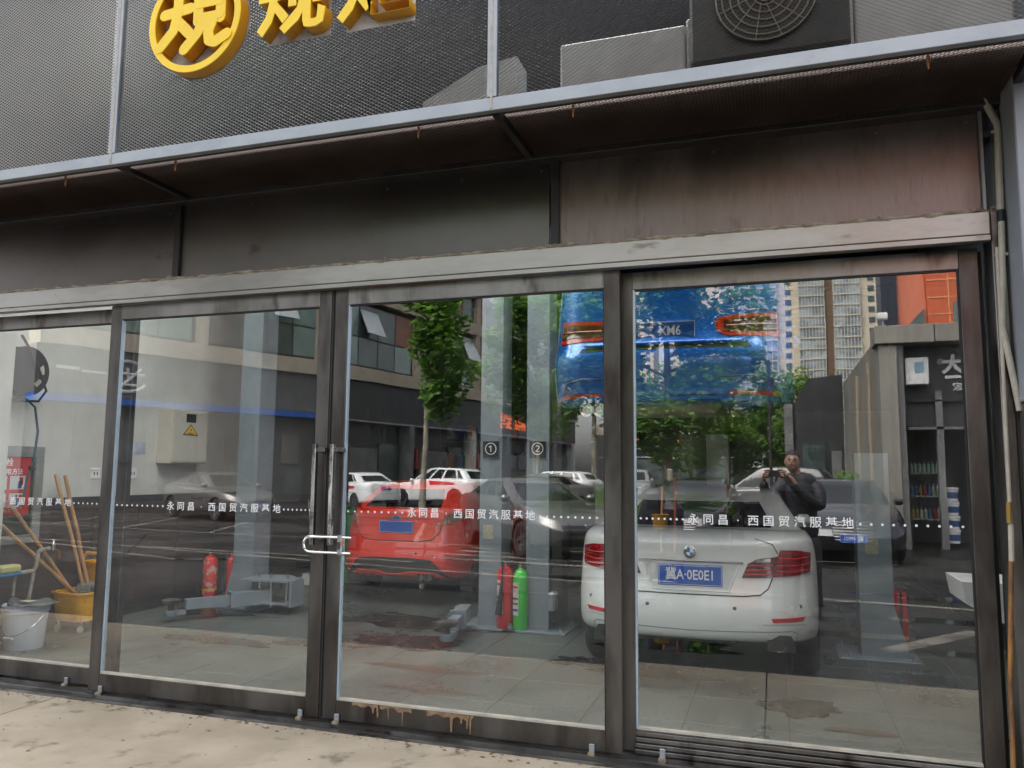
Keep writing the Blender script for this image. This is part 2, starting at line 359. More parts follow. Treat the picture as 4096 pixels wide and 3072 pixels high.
# ------------------------------------------------------------------ sliding doors
def door(name, label, x0, x1, y, gl=.09, gr=.09, bottom=.117, top=.103, side='both', zb=.035, zt=2.742, m_st=steel_dark, grooved=False):
    d = thing(name, label, 'door', (x0, y, 0), group='sliding glass doors')
    t = .024
    for a, b in ((x0, x0+gl), (x1-gr, x1)): box('stile', m_st, d, a, b, y-t, y+t, zb, zt, .003)
    box('top_rail', steel, d, x0+gl, x1-gr, y-t+.003, y+t-.003, zt-top, zt, .002)
    if grooved:
        for k in range(4): box('rail_slat', steel, d, x0+gl, x1-gr, y-t+.002-(.012*(3-k)), y+t, zb+k*.028, zb+k*.028+.022, .002)
    else: box('bottom_rail', steel_dark, d, x0+gl, x1-gr, y-t+.003, y+t-.003, zb, zb+bottom, .002)
    gz0 = zb+bottom; gz1 = zt-top
    pane = MB().raw([(x0+gl, y-.001, gz0), (x1-gr, y-.001, gz0), (x1-gr, y-.001, gz1), (x0+gl, y-.001, gz1)], [(0, 1, 2, 3)]).build('pane', glass_m, d)
    bb = MB(); bb.box(x0+gl, x0+gl+.011, y-.014, y+.012, gz0, gz1); bb.build('glazing_bead', bead_m, d)
    box('glazing_bead', black, d, x1-gr-.008, x1-gr, y-.014, y+.012, gz0, gz1)
    box('glazing_bead', pm('pale_sill_bead', (.50, .46, .38), (.38, .35, .3), 8, .5), d, x0+gl+.011, x1-gr-.008, y-.020, y+.012, gz0, gz0+.012)
    box('glazing_bead', black, d, x0+gl+.011, x1-gr-.008, y-.014, y+.012, gz1-.008, gz1)
    return d, pane
def lettering(pane, y, segs):
    """white vinyl band: dots and characters at given x; segs = (kind, x0, x1)"""
    b = MB()
    for kind, a, c, n in segs:
        if kind == 'dots':
            for i in range(n):
                x = a+(c-a)*i/max(1, n-1)
                b.raw([(x+.0065*math.cos(2*math.pi*k/12), y-.0035, 1.306+.0065*math.sin(2*math.pi*k/12)) for k in range(12)], [tuple(range(12))])
    b.build('dotted_line', white_vinyl, pane)
    for kind, a, c, n in segs:
        if kind == 'text':
            s = '永同昌·西国贸汽服基地'[n:]
            adv = (c-a)/(len(s)-1)
            for i, ch in enumerate(s):
                text('dot' if ch == '·' else 'character', ch, .062, (a+adv*i, y-.0035, 1.306), white_vinyl, pane, ex=.0003, offset=.0004)
GRP = 'sliding glass doors'
dB, pB = door('sliding_door', 'front sliding glass door left of the chrome lock, bucket and extinguishers behind it', -4.568, -2.738, 0.)
dC, pC = door('sliding_door', 'front sliding glass door right of the chrome lock, rust streaks on its bottom rail', -2.706, -.832, 0.)
dA, pA = door('sliding_door', 'recessed sliding glass door at the yellow mop bucket, partly behind the next door', -6.62, -4.43, .09, zt=2.742)
dD, pD = door('sliding_door', 'recessed sliding glass door in front of the white sedan, over grooved rail', -.86, 1.03, .09, grooved=True, zb=.03)
for x in (-2.733, -2.711): box('seal_strip', black, dC, x-.002 if x < -2.72 else x-.004, x+.012 if x < -2.72 else x+.006, -.018, .018, .04, 2.74)
# lettering from the photograph's spacing
lettering(pB, 0, [('dots', -4.43, -4.03, 10), ('text', -3.965, -3.11, 0), ('dots', -3.055, -2.86, 7)])
lettering(pC, 0, [('dots', -2.58, -2.20, 9), ('text', -2.135, -1.37, 0), ('dots', -1.31, -.93, 10)])
lettering(pA, .09, [('text', -5.61, -4.98, 3), ('dots', -4.92, -4.62, 8)])
lettering(pD, .09, [('dots', -.77, -.50, 9), ('text', -.44, .36, 0), ('dots', .42, .90, 10)])
# rust runs on the rail of the third door
rb = MB()
for x in [rnd.uniform(-2.4, -2.15) for _ in range(5)]+[rnd.uniform(-1.85, -1.72) for _ in range(6)]:
    w = rnd.uniform(.004, .011); h = rnd.uniform(.03, .11)
    rb.raw([(x-w, -.0235, .150), (x+w, -.0235, .150), (x+w*.4, -.0235, .150-h), (x-w*.4, -.0235, .150-h)], [(0, 1, 2, 3)])
for a, b in ((-2.5, -2.1), (-2.0, -1.7)):
    n = 14; vs = []
    for i in range(n+1):
        x = a+(b-a)*i/n; vs += [(x, -.0232, .1505), (x, -.0232, .150-rnd.uniform(.006, .03))]
    rb.raw(vs, [(2*i, 2*i+2, 2*i+3, 2*i+1) for i in range(n)])
rb.build('rust_run', pm('rust_run', (.30, .19, .11), (.2, .12, .07), 20, .8), dC)
# little stop wheels under the doors
for d, xs, y in ((dA, (-4.85,), .09), (dB, (-4.45, -2.86), 0), (dC, (-2.60, -1.0), 0), (dD, (-.62,), .05)):
    for x in xs:
        w = MB().box(x-.014, x+.016, y-.040, y-.025, .03, .075, .003).build('roller_bracket', galv, d)
        MB().lathe([(.006, -.012), (.021, -.01), (.021, .004), (.006, .006)], n=16, axis='y', o=(x, y-.045, .021)).build('roller', pm('brass_roller', (.42, .30, .13), (.5, .48, .42), 30, .4, metal=.7), w, smooth=True)
# pull handles
for d, x0, lab in ((dB, -2.795, 0), (dC, -2.668, 1)):
    MB().box(x0, x0+.026, -.105, -.070, 1.095, 1.73, .003).build('handle', worn_chrome, d)
    for z in (1.13, 1.68): MB().box(x0+.002, x0+.07, -.072, -.022, z, z+.028, .003).build('handle_bracket', steel, d)
# U lock through the handles
lk = thing('u_lock', 'chrome U shaped bike lock looped through the two door handles', 'lock', (-2.64, -.115, 1.06))
pts = [(-2.485, -.118, 1.152), (-2.76, -.118, 1.150)]
for k in range(1, 8):
    a = math.pi/2+math.pi*k/8; pts.append((-2.775+.047*math.cos(a), -.118, 1.103+.047*math.sin(a)))
pts += [(-2.76, -.118, 1.056), (-2.49, -.118, 1.056)]
MB().tube(pts, .0085, 10).build('shackle', chrome, lk, smooth=True)
MB().box(-2.578, -2.545, -.135, -.10, 1.045, 1.166, .005).build('lock_body', pm('lock_alloy', (.6, .6, .6), None, rough=.25, metal=.9), lk)
MB().box(-2.572, -2.551, -.138, -.134, 1.08, 1.125, .001).build('lock_sticker', pm('dark_plastic', (.05, .05, .07), None, rough=.4), lk)
MB().box(-2.544, -2.536, -.137, -.125, 1.105, 1.135, .001).build('key_tag', pm('orange_plastic', (.8, .2, .05), None, rough=.4), lk)
# ------------------------------------------------------------------ sign canopy
can = thing('sign_canopy', 'deep sign box of expanded metal mesh in a pale steel frame above the doors', 'canopy', (0, -.77, 3.46))
CF, CZ, CT = -.77, 3.44, 5.35
box('bottom_rail', galv, can, -7.6, 1.3, CF-.02, CF+.02, CZ, CZ+.072, .003)
box('top_rail', galv, can, -7.6, 1.3, CF-.02, CF+.02, CT-.07, CT, .003)
UPX = [-6.40, -3.875, -1.357, 1.16]
for x in UPX:
    box('upright', galv, can, x-.026, x+.026, CF-.021, CF+.022, CZ+.074, CT-.072, .003)
    box('weld_mark', pm('weld_rust', (.38, .33, .27), (.5, .46, .4), 30, .7), can, x-.008, x+.006, CF-.0225, CF-.020, CZ+.01, CT-.1)
import numpy as np
def expanded(name, x0, x1, z0, z1, px, pz, m, parent, horiz=False, base=(0, CF, 0), lean=.19, w=.0030):
    nx = int((x1-x0)/px); nz = int((z1-z0)/(pz/2))
    i, j = np.meshgrid(np.arange(nx*2), np.arange(nz))
    i = i.ravel(); j = j.ravel()
    # zig-zag strand: node i at x = i*px/2, height alternates
    xa = x0+i*px/2; xb = xa+px/2
    up = ((i+j) % 2)
    za = z0+j*pz/2+np.where(up, pz/2, 0.); zb = z0+j*pz/2+np.where(up, 0., pz/2)
    k = np.ones_like(xa)
    # keep zig-zags of every row (adjacent rows touch at the knuckles)
    def vert(x, d, z):
        if horiz: return np.stack([x, base[1]+z, np.full_like(x, base[2])+d], 1)
        return np.stack([x, np.full_like(x, base[1])+d, z], 1)
    A = vert(xa, -w*k, za-w*lean*2); B = vert(xb, -w*k, zb-w*lean*2); Cc = vert(xb, w*k, zb+w*lean*2); D = vert(xa, w*k, za+w*lean*2)
    V = np.concatenate([A, B, Cc, D], 0); n = len(xa); idx = np.arange(n)
    F = np.stack([idx, idx+n, idx+2*n, idx+3*n], 1)
    me = bpy.data.meshes.new(name); me.vertices.add(4*n); me.vertices.foreach_set('co', V.astype(np.float32).ravel())
    me.loops.add(4*n); me.loops.foreach_set('vertex_index', F.astype(np.int32).ravel())
    me.polygons.add(n); me.polygons.foreach_set('loop_start', np.arange(0, 4*n, 4, dtype=np.int32)); 
    me.update(calc_edges=True); me.validate()
    return place(name, me, m, parent, kind='stuff')
for a, b in zip(UPX[:-1], UPX[1:]):
    expanded('mesh_panel', a+.026, b-.026, CZ+.074, CT-.08, .0355, .0205, mesh_m, can, w=.0052, lean=.24)
    expanded('soffit_mesh', a+.03, b-.03, CF+.03, -.11, .0355, .0205, mesh_brown, can, True, (0, 0, CZ+.03), lean=.3, w=.004)
for x in UPX: MB().box(x-.02, x+.02, CF+.022, -.102, CZ+.004, CZ+.05, .002).build('soffit_beam', blackmetal, can)
box('soffit_edge', blackmetal, can, -7.6, 1.3, CF+.0205, CF+.05, CZ+.004, CZ+.04)
box('side_sheet', blackmetal, can, 1.26, 1.3, CF+.03, .1, CZ+.01, CT)
box('dark_liner', dark_wall, can, -7.6, 1.22, .02, .1, CZ+.13, CT-.02)
box('soffit_backing', dark_wall, can, -7.6, 1.22, CF+.15, -.11, CZ+.09, CZ+.10)
# rusty hanging bolts under the soffit
for i, (x, w) in enumerate(((-4.33, 1), (-3.455, 2), (-1.815, 3), (-.94, 4), (.705, 5))):
    h = thing('rusty_hook', ['rusty hook left of the second upright, below the mesh soffit', 'rusty hook just right of the slanting soffit beam, below the yellow emblem',
        'rusty hook below the soffit left of the middle upright', 'rusty hook below the soffit right of the middle upright', 'rusty hook below the soffit near the grey conduit'][i], 'hook', (x, -.70, CZ+.03), group='rusty hooks under the canopy')
    MB().lathe([(.003, .02), (.012, .018), (.012, .008), (.004, .006), (.004, -.02), (.008, -.022), (.007, -.035), (.005, -.04), (.006, -.062), (.002, -.085)], n=8, o=(x, -.70, CZ+.03)).build('bolt', rust, h, smooth=True)
    MB().tube([(x, -.70, CZ+.0), (x+.008, -.698, CZ-.006), (x+.006, -.70, CZ-.02), (x-.004, -.70, CZ-.03)], .003, 6).build('wire_hook', rust, h, smooth=True)
# boxes standing behind the mesh
acw = pm('aircon_white', (.78, .78, .76), (.66, .66, .64), 4, .5); acd = pm('aircon_dark', (.16, .16, .155), (.12, .12, .118), 4, .6)
ac = thing('air_conditioner', 'dark air conditioner with round tan fan grille behind the canopy mesh', 'air conditioner', (0, -.3, 3.85))
MB().box(-.37, .42, -.42, -.10, 3.72, 4.36, .015).build('casing', acd, ac)
MB().lathe([(.25, 0), (.255, .012), (.2, .02), (.001, .02)][::1], n=32, axis='y', o=(.02, -.445, 4.03)).build('fan_guard', pm('fan_dark', (.10, .10, .10), None, rough=.5), ac)
b = MB()
for r_ in (.06, .1, .14, .18, .22, .25): b.tube([(.02+r_*math.cos(2*math.pi*k/28), -.455, 4.03+r_*math.sin(2*math.pi*k/28)) for k in range(29)], .004, 4)
for k in range(12): a = k*math.pi/6; b.tube([(.02+.05*math.cos(a), -.455, 4.03+.05*math.sin(a)), (.02+.25*math.cos(a+.3), -.455, 4.03+.25*math.sin(a+.3))], .003, 4)
b.build('fan_grille', pm('grille_tan', (.5, .45, .36), None, rough=.5), ac)
MB().lathe([(.045, 0), (.04, -.01), (.001, -.012)], n=20, axis='y', o=(.02, -.46, 4.03)).build('fan_hub', acw, ac)
du = thing('white_duct', 'long pale duct lying behind the canopy mesh under the round fan', 'duct', (0, -.3, 3.6))
for k, (x0, x1) in enumerate(((-1.10, -.40), (-.395, .44), (.445, 1.15))): MB().box(x0, x1, -.36, -.12, CZ+.12, 3.99+.03*k, .01).build('duct_section', acw, du)
d2 = thing('white_duct', 'short pale duct behind the mesh left of the middle upright', 'duct', (-1.7, -.3, 3.7), group='ducts behind the mesh')
MB().prism([(-1.98, CZ+.13), (-1.38, CZ+.13), (-1.38, 4.0), (-1.62, 3.97), (-1.98, 3.80)], -.30, -.10).build('duct_section', acw, d2)
# ------------------------------------------------------------------ sign letters
FY = -.87
def logo_char(name, label, ch, cx, cz, size, plate, sq=(1, 1)):
    t = thing(name, label, 'sign', (cx, -.80, cz), group='yellow sign letters')
    f = text('face', ch, size, (cx, FY, cz), yellow_face, t, ex=.004, offset=size*.022, squash=None)
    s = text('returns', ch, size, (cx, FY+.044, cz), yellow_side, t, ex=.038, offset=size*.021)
    if plate: box('backplate', plate, t, cx-size*.46, cx+size*.46, -.792, -.787, cz-size*.42, cz+size*.46)
    return t
logo_char('sign_letter', 'yellow raised letter beside the round emblem, on a dusty plate', '规', -2.546, 4.22, .46, backplate)
logo_char('sign_letter', 'third yellow raised letter, on a pale plate, furthest from the emblem', '矩', -2.02, 4.215, .46, pale_plate)
lg = thing('sign_emblem', 'round yellow emblem with a raised letter inside a ring on the mesh', 'sign', (-3.215, -.8, 4.2))
LX, LZ, LR = -3.222, 4.235, .330
def ring_prof(n, r0, r1, y0, y1, mx):
    b = MB(); b.lathe([(r0, y0), (r1, y0), (r1, y1), (r0, y1), (r0, y0)], n=n, axis='y', o=(LX, 0, LZ)); b.f = b.f[:-2]; return b
ring_prof(64, LR-.042, LR, FY-.004, FY+.003, 0).build('ring_face', yellow_face, lg)
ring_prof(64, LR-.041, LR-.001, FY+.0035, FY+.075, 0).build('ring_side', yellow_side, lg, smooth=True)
MB().lathe([(LR+.006, -.79), (LR+.006, -.784)], n=64, axis='y', o=(LX, 0, LZ)).build('backplate', backplate, lg)
def stroke(b, pts, r, y0, y1, n=10):
    # rounded thick stroke as a hull of discs
    for gi, ((x0, z0), (x1, z1)) in enumerate(zip(pts[:-1], pts[1:])):
        y0 = y0-.0011*(gi > 0)
        a = math.atan2(z1-z0, x1-x0); poly = []
        for k in range(n//2+1): t = a+math.pi/2+math.pi*k/(n//2); poly.append((x0+r*math.cos(t), z0+r*math.sin(t)))
        for k in range(n//2+1): t = a-math.pi/2+math.pi*k/(n//2); poly.append((x1+r*math.cos(t), z1+r*math.sin(t)))
        b.prism([(LX+p, LZ+q) for p, q in poly], y0, y1)
strokes = [  # 規 drawn as the emblem shows it, touching the ring
    [(-.20, .20), (-.02, .21)], [(-.22, .06), (-.03, .075)], [(-.12, .28), (-.12, .06), (-.145, -.05), (-.24, -.145)], [(-.115, .0), (-.03, -.085)],
    [(.03, .26), (.03, -.02)], [(.19, .26), (.19, -.02)], [(.03, .26), (.19, .26)], [(.03, .17), (.19, .17)], [(.03, .085), (.19, .085)], [(.03, -.0), (.19, -.0)],
    [(.07, -.03), (.03, -.10), (-.06, -.185)], [(.14, -.03), (.11, -.10), (.12, -.155), (.165, -.172), (.245, -.135)]]
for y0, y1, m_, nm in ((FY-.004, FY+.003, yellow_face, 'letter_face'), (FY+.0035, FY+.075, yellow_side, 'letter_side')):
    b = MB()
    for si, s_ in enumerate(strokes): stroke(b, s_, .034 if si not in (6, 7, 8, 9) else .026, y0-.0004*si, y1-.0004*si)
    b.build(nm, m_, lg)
# conduit on the right and the thin pipe at the jamb
cd = thing('conduit', 'crooked pale plastic conduit hanging from the soffit down the brown post', 'conduit', (1.1, -.1, 2.5))
cream = pm('conduit_cream', (.56, .52, .44), (.44, .40, .33), 8, .45)
MB().tube([(1.02, -.085, 3.555), (1.05, -.085, 3.52), (1.085, -.085, 3.42), (1.115, -.085, 3.34), (1.118, -.085, 3.30), (1.112, -.085, 3.1), (1.108, -.085, 2.88)], .017, 10).build('upper_pipe', cream, cd, smooth=True)
MB().tube([(1.109, -.085, 2.84), (1.100, -.085, 2.55), (1.085, -.085, 2.3), (1.115, -.10, 2.05), (1.135, -.10, 1.88)], .015, 10).build('lower_pipe', cream, cd, smooth=True)
MB().tube([(1.109, -.085, 2.89), (1.109, -.085, 2.83)], .018, 10).build('coupling', black, cd, smooth=True)
for p in ((1.117, 3.3), (1.1, 2.66)): MB().tube([(p[0]-.03, -.085, p[1]), (p[0]+.03, -.085, p[1]+.004)], .008, 6).build('clip', cream, cd)
gp = thing('jamb_pipe', 'thin pipe down the right door jamb, pale on top and rusty orange below', 'pipe', (1.08, -.08, 0))
MB().tube([(1.082, -.085, 2.70), (1.072, -.085, 1.33)], .009, 8).build('pale_pipe', cream, gp, smooth=True)
MB().tube([(1.068, -.088, 1.44), (1.066, -.088, 1.34)], .013, 8).build('brass_sleeve', pm('brass', (.45, .30, .08), None, rough=.4, metal=.6), gp)
MB().tube([(1.065, -.085, 1.17), (1.030, -.085, .6), (1.02, -.085, 0)], .011, 8).build('rusty_pipe', pm('orange_pipe', (.42, .2, .05), (.16, .08, .04), 12, .5, stretch=(1, 1, .3)), gp, smooth=True)
MB().tube([(1.071, -.086, 1.33), (1.066, -.086, 1.16)], .0125, 8).build('joint', cream, gp, smooth=True)
# ------------------------------------------------------------------ cars
tyre_m = pm('tyre', (.02, .02, .02), (.035, .034, .033), 20, .75)
rim_m = pm('alloy_rim', (.42, .43, .44), None, rough=.3, metal=.9)
rim_dark = pm('dark_rim', (.06, .06, .065), None, rough=.35, metal=.7)
cglass = pm('car_glass', (.012, .015, .016), None, rough=.04, spec=.9)
well = pm('wheel_well', (.012, .012, .012), None, rough=.9)
trimb = pm('black_trim', (.02, .02, .021), None, rough=.5)
seam_m = pm('panel_gap', (.03, .03, .03), None, rough=.7)
tail_m = pm('tail_red', (.36, .006, .012), (.17, .004, .01), 9, .12, stretch=(1, 1, 5), lo=.45, hi=.55, coat=.6)
tail_bright = pm('tail_red_bright', (.62, .015, .02), None, rough=.18, coat=.6)
tail_dark = pm('tail_red_dark', (.12, .006, .01), None, rough=.12, coat=.6)
lamp_clear = pm('lamp_clear', (.62, .62, .62), (.3, .3, .3), 12, .1, metal=.5)
lamp_dark = pm('lamp_dark', (.10, .10, .11), (.45, .45, .46), 9, .1, metal=.5, lo=.5, hi=.7)
amber = pm('amber', (.7, .25, .02), None, rough=.3)
plate_blue = pm('plate_blue', (.01, .10, .48), None, rough=.4)
plate_green = pm('plate_green', (.12, .5, .22), None, rough=.4)
def paint(name, c, metal=0., rough=.32): return pm('paint_'+name, c, None, rough=rough, metal=metal, coat=1., clear_rough=.02)
def lerp(t, a, b): return a+(b-a)*t
def interp(x, pts):
    if x <= pts[0][0]: return pts[0][1]
    for (a, p), (b, q) in zip(pts[:-1], pts[1:]):
        if x <= b: return p+(q-p)*(x-a)/(b-a+1e-9)
    return pts[-1][1]
NE, NC, NS = 7, 6, 22
def ring(xr, xf, hw, cr, cf, br, bf, z, taper=0.):
    """closed plan outline: rear bow br, front bow bf, corners cr/cf = (length, depth); z is a number or f(x, y)"""
    h = []
    for i in range(NE): y = (hw-cr[1])*i/NE; h.append((xr+br*(y/hw)**2, y))
    x0 = xr+br*((hw-cr[1])/hw)**2
    for i in range(NC):
        a = math.pi/2*i/NC; h.append((xr+cr[0]-(cr[0]-(x0-xr))*math.cos(a), hw-cr[1]+cr[1]*math.sin(a)))
    xa, xb = xr+cr[0], xf-cf[0]
    for i in range(NS): h.append((lerp(i/NS, xa, xb), hw))
    x1 = xf-bf*((hw-cf[1])/hw)**2
    for i in range(NC):
        a = math.pi/2*i/NC; h.append((xf-cf[0]+(cf[0]-(xf-x1))*math.sin(a), hw-cf[1]+cf[1]*math.cos(a)))
    for i in range(NE+1): y = (hw-cf[1])*(1-i/NE); h.append((xf-bf*(y/hw)**2, y))
    full = h+[(x, -y) for x, y in h[-2:0:-1]]
    out = []
    for x, y in full:
        k = (x-(xr+xf)/2)/((xf-xr)/2)
        yy = y*(1-taper*k*k)
        out.append((x, yy, z(x, yy) if callable(z) else z))
    return out
HALF = NE+NC+NS+NC+NE
def car_mesh(p):
    """rings of the lower body, then the greenhouse; glass faces get slot 1, the roof slot 0, wells slot 2"""
    L, Wd, H = p['L'], p['W']/2, p['H']; hx = L/2
    deck = p['deck']; kind = p['kind']
    belt = p['belt']       # list of (x, z): height of the body's upper edge from tail to nose
    zb = lambda x, y: interp(x, belt)
    zr = p.get('zrear', .32); zf_ = .20
    def lowz(h): return lambda x, y: lerp((x+hx)/L, h+zr-.2, h)
    R_ = []
    rc, fc = p.get('rc', (.55, .42)), p.get('fc', (.75, .5)); br, bf = p.get('br', .10), p.get('bf', .16)
    ro = p.get('rear_off', {})   # extra rear shift by level
    lv = [(.20, .10, .16, .06), (.24, .045, .10, .02), (.36, .0, .04, 0), (.52, .0, 0, 0), (.62, .015, .01, -.004), (.74, .03, .02, -.002), ('b2', .05, .05, .008), ('b1', .075, .10, .03), ('b0', .11, .16, .055)]
    for i, (h, dr, df, dw) in enumerate(lv):
        dr = ro.get(i, dr)
        if h == 'b2': z = lambda x, y: zb(x, y)-.11
        elif h == 'b1': z = lambda x, y: zb(x, y)-.03
        elif h == 'b0': z = lambda x, y: zb(x, y)
        else:
            hh = h; z = (lowz(hh) if h < .3 else (lambda x, y, hh=hh: min(hh+(zr-.2)*.4*max(0, -x/hx), zb(x, y)-.14-(.74-hh)*.2)))
        R_.append(ring(-hx+dr, hx-df, Wd-dw, rc, fc, br, bf, z, .035))
    gx0, gx1, gt0, gt1 = p['g']        # greenhouse base rear/front, roof rear/front
    gw0, gw1 = Wd-.10, p.get('roofw', Wd-.27)
    grc, gfc = p.get('grc', (.34, .30)), (.40, .34)
    top = lambda x, y: zb(x, y)+.012+.025*(1-(y/Wd)**2)
    # bonnet / boot mid ring
    m = 0.5
    R_.append(ring(lerp(m, -hx+.11, gx0), lerp(m, hx-.16, gx1), Wd-.075, lerp2(rc, grc, .5), lerp2(fc, gfc, .5), br*.7, bf, lambda x, y: zb(x, y)+.02+.035*(1-(y/Wd)**2), .035))
    R_.append(ring(gx0, gx1, gw0, grc, gfc, .10, .22, lambda x, y: zb(x, y)+.016+.022*(1-(y/Wd)**2), .03))
    nb = len(R_)-1
    roofz = lambda f: (lambda x, y: lerp(f, zb(x, y)+.03, H-.035-.045*abs(2*(x-gt0)/(gt1-gt0)-1.1)**2.2))
    for f in (.06, .5, .93, 1.):
        e = f**1.0; bl = .035*math.sin(math.pi*f)
        R_.append(ring(lerp(e, gx0, gt0)-bl*p.get('bul', .6), lerp(e, gx1, gt1)+bl, lerp(f, gw0-.005, gw1)+.045*math.sin(math.pi*f), lerp2(grc, (.22, .24), e), lerp2(gfc, (.26, .30), e), lerp(e, .10, .05), lerp(e, .22, .10), roofz(f), .03))
    for s_, dz in ((.86, .032), (.55, .05), (.2, .055)):
        c = (gt0+gt1)/2; R_.append(ring(c+(gt0-c)*s_, c+(gt1-c)*s_, gw1*s_, (.2*s_, .2*s_), (.2*s_, .2*s_), .04, .08, lambda x, y, dz=dz: H-.058+dz-.03*abs(2*(x-gt0)/(gt1-gt0)-1.1)**2.2, .03))
    n = len(R_[0]); V = [v for r_ in R_ for v in r_]; F = []; Mi = []
    def seg(j):
        q = j if j <= HALF else n-j-1
        return q if j < HALF else n-1-j
    pil = p.get('pillars', (2, 9, 15, 20))
    for k in range(len(R_)-1):
        for j in range(n):
            F.append((k*n+j, k*n+(j+1) % n, (k+1)*n+(j+1) % n, (k+1)*n+j)); mi = 0
            if nb+1 <= k < nb+3:
                q = j if j < HALF else n-1-j
                if q < NE+1: mi = 1
                elif q >= HALF-NE-2: mi = 1
                else:
                    t = q-NE-NC
                    if p.get('cq', 0) <= t < NS-0 and t not in pil and not (p.get('blank') and t < p['blank']): mi = 1
                    if NS <= t < NS+2: mi = 0
            Mi.append(mi)
    F.append(tuple(range(n))[::-1]); Mi.append(2); c = (len(R_)-1)*n; F.append(tuple(c+j for j in range(n))); Mi.append(0)
    me = bpy.data.meshes.new('body'); me.from_pydata(V, [], F); me.update()
    for i in range(3): me.materials.append([p['paint'], cglass, well][i])
    me.polygons.foreach_set('material_index', Mi)
    bm = bmesh.new(); bm.from_mesh(me); bmesh.ops.recalc_face_normals(bm, faces=bm.faces); bm.to_mesh(me); bm.free()
    o = bpy.data.objects.new('tmp', me); COL.objects.link(o)
    s_ = o.modifiers.new('s', 'SUBSURF'); s_.levels = s_.render_levels = 1
    cut = MB(); wr = p['wr']
    for x in (p['ax0'], p['ax1']):
        for sgn in (-1, 1):
            cut.lathe([(wr+.045, -.14), (wr+.045, .20)], n=32, axis='y', o=(x, sgn*(Wd-.08), wr+.0))
    cm = cut.mesh(); [cm.materials.append(m_) for m_ in (p['paint'], cglass, well)]
    cm.polygons.foreach_set('material_index', [2]*len(cm.polygons))
    co = bpy.data.objects.new('cut', cm); COL.objects.link(co)
    b = o.modifiers.new('b', 'BOOLEAN'); b.object = co; b.operation = 'DIFFERENCE'; b.solver = 'EXACT'
    bpy.context.view_layer.update()
    ev = bpy.data.meshes.new_from_object(o.evaluated_get(bpy.context.evaluated_depsgraph_get()))
    bpy.data.objects.remove(o); bpy.data.objects.remove(co)
    return ev
def lerp2(a, b, t): return (lerp(t, a[0], b[0]), lerp(t, a[1], b[1]))
def split(me, idx):
    """the faces of one material slot as a list of connected meshes"""
    bm = bmesh.new(); bm.from_mesh(me); bmesh.ops.delete(bm, geom=[f for f in bm.faces if f.material_index != idx], context='FACES')
    seen = set(); out = []
    for f in bm.faces:
        if f in seen: continue
        st = [f]; seen.add(f); isl = []
        while st:
            a = st.pop(); isl.append(a)
            for e in a.edges:
                for g_ in e.link_faces:
                    if g_ not in seen: seen.add(g_); st.append(g_)
        vs = {}; V = []; F = []
        for q in isl:
            for v in q.verts:
                if v not in vs: vs[v] = len(V); V.append(v.co[:])
            F.append([vs[v] for v in q.verts])
        out.append((V, F))
    bm.free(); return out
class Shell:
    """projects outlines onto the finished body"""
    def __init__(s, me): s.t = BVHTree.FromPolygons([v.co[:] for v in me.vertices], [p_.vertices[:] for p_ in me.polygons])
    def hit(s, u, z, ang, off=.004):
        a = R(ang); d = Vector((math.cos(a), math.sin(a), 0)); side = Vector((-d.y, d.x, 0))   # d = looking direction
        o = -d*5+side*u+Vector((0, 0, z)); h = s.t.ray_cast(o, d, 12)
        if h[0] is None: return None
        n = h[1] if h[1].dot(d) < 0 else -h[1]
        return h[0]+n*off
    def patch(s, low, up, ang, off=.006, nu=14, nv=5, thick=.02):
        """strip between polyline low and polyline up (u, z), u across the view"""
        V = []; u0, u1 = low[0][0], low[-1][0]
        grid = []
        for i in range(nu+1):
            t = i/nu; ul = lerp(t, low[0][0], low[-1][0]); uu = lerp(t, up[0][0], up[-1][0])
            zl, zu = interp(ul, low), interp(uu, up); col = []
            for j in range(nv+1):
                w = j/nv; h = s.hit(lerp(w, ul, uu), lerp(w, zl, zu), ang, off)
                col.append(h)
            grid.append(col)
        b = MB(); idx = {}
        for i in range(nu+1):
            for j in range(nv+1):
                if grid[i][j] is not None: idx[i, j] = len(b.v); b.v.append(tuple(grid[i][j]))
        for i in range(nu):
            for j in range(nv):
                q = [(i, j), (i+1, j), (i+1, j+1), (i, j+1)]
                if all(k in idx for k in q):
                    p4 = [Vector(b.v[idx[k]]) for k in q]
                    if max((p4[a]-p4[a-1]).length for a in range(4)) < .25: b.f.append(tuple(idx[k] for k in q))
        a = R(ang); d = Vector((math.cos(a), math.sin(a), 0))*thick
        # skirt
        edge = {}
        for f in b.f:
            for x, y in zip(f, f[1:]+f[:1]): edge[x, y] = 1
        nb_ = {}
        for (x, y) in list(edge):
            if (y, x) not in edge:
                for v in (x, y):
                    if v not in nb_: nb_[v] = len(b.v); b.v.append(tuple(Vector(b.v[v])+d))
                b.f.append((x, y, nb_[y], nb_[x]))
        return b
    def line(s, pts, ang, r=.004, off=.001, step=.03):
        P = []
        for (a, b_), (c, d) in zip(pts[:-1], pts[1:]):
            n = max(1, int(math.hypot(c-a, d-b_)/step))
            for k in range(n): h = s.hit(lerp(k/n, a, c), lerp(k/n, b_, d), ang, off); P.append(h)
        P.append(s.hit(*pts[-1], ang, off)); P = [p_ for p_ in P if p_ is not None]
        return MB().tube(P, r, 6)
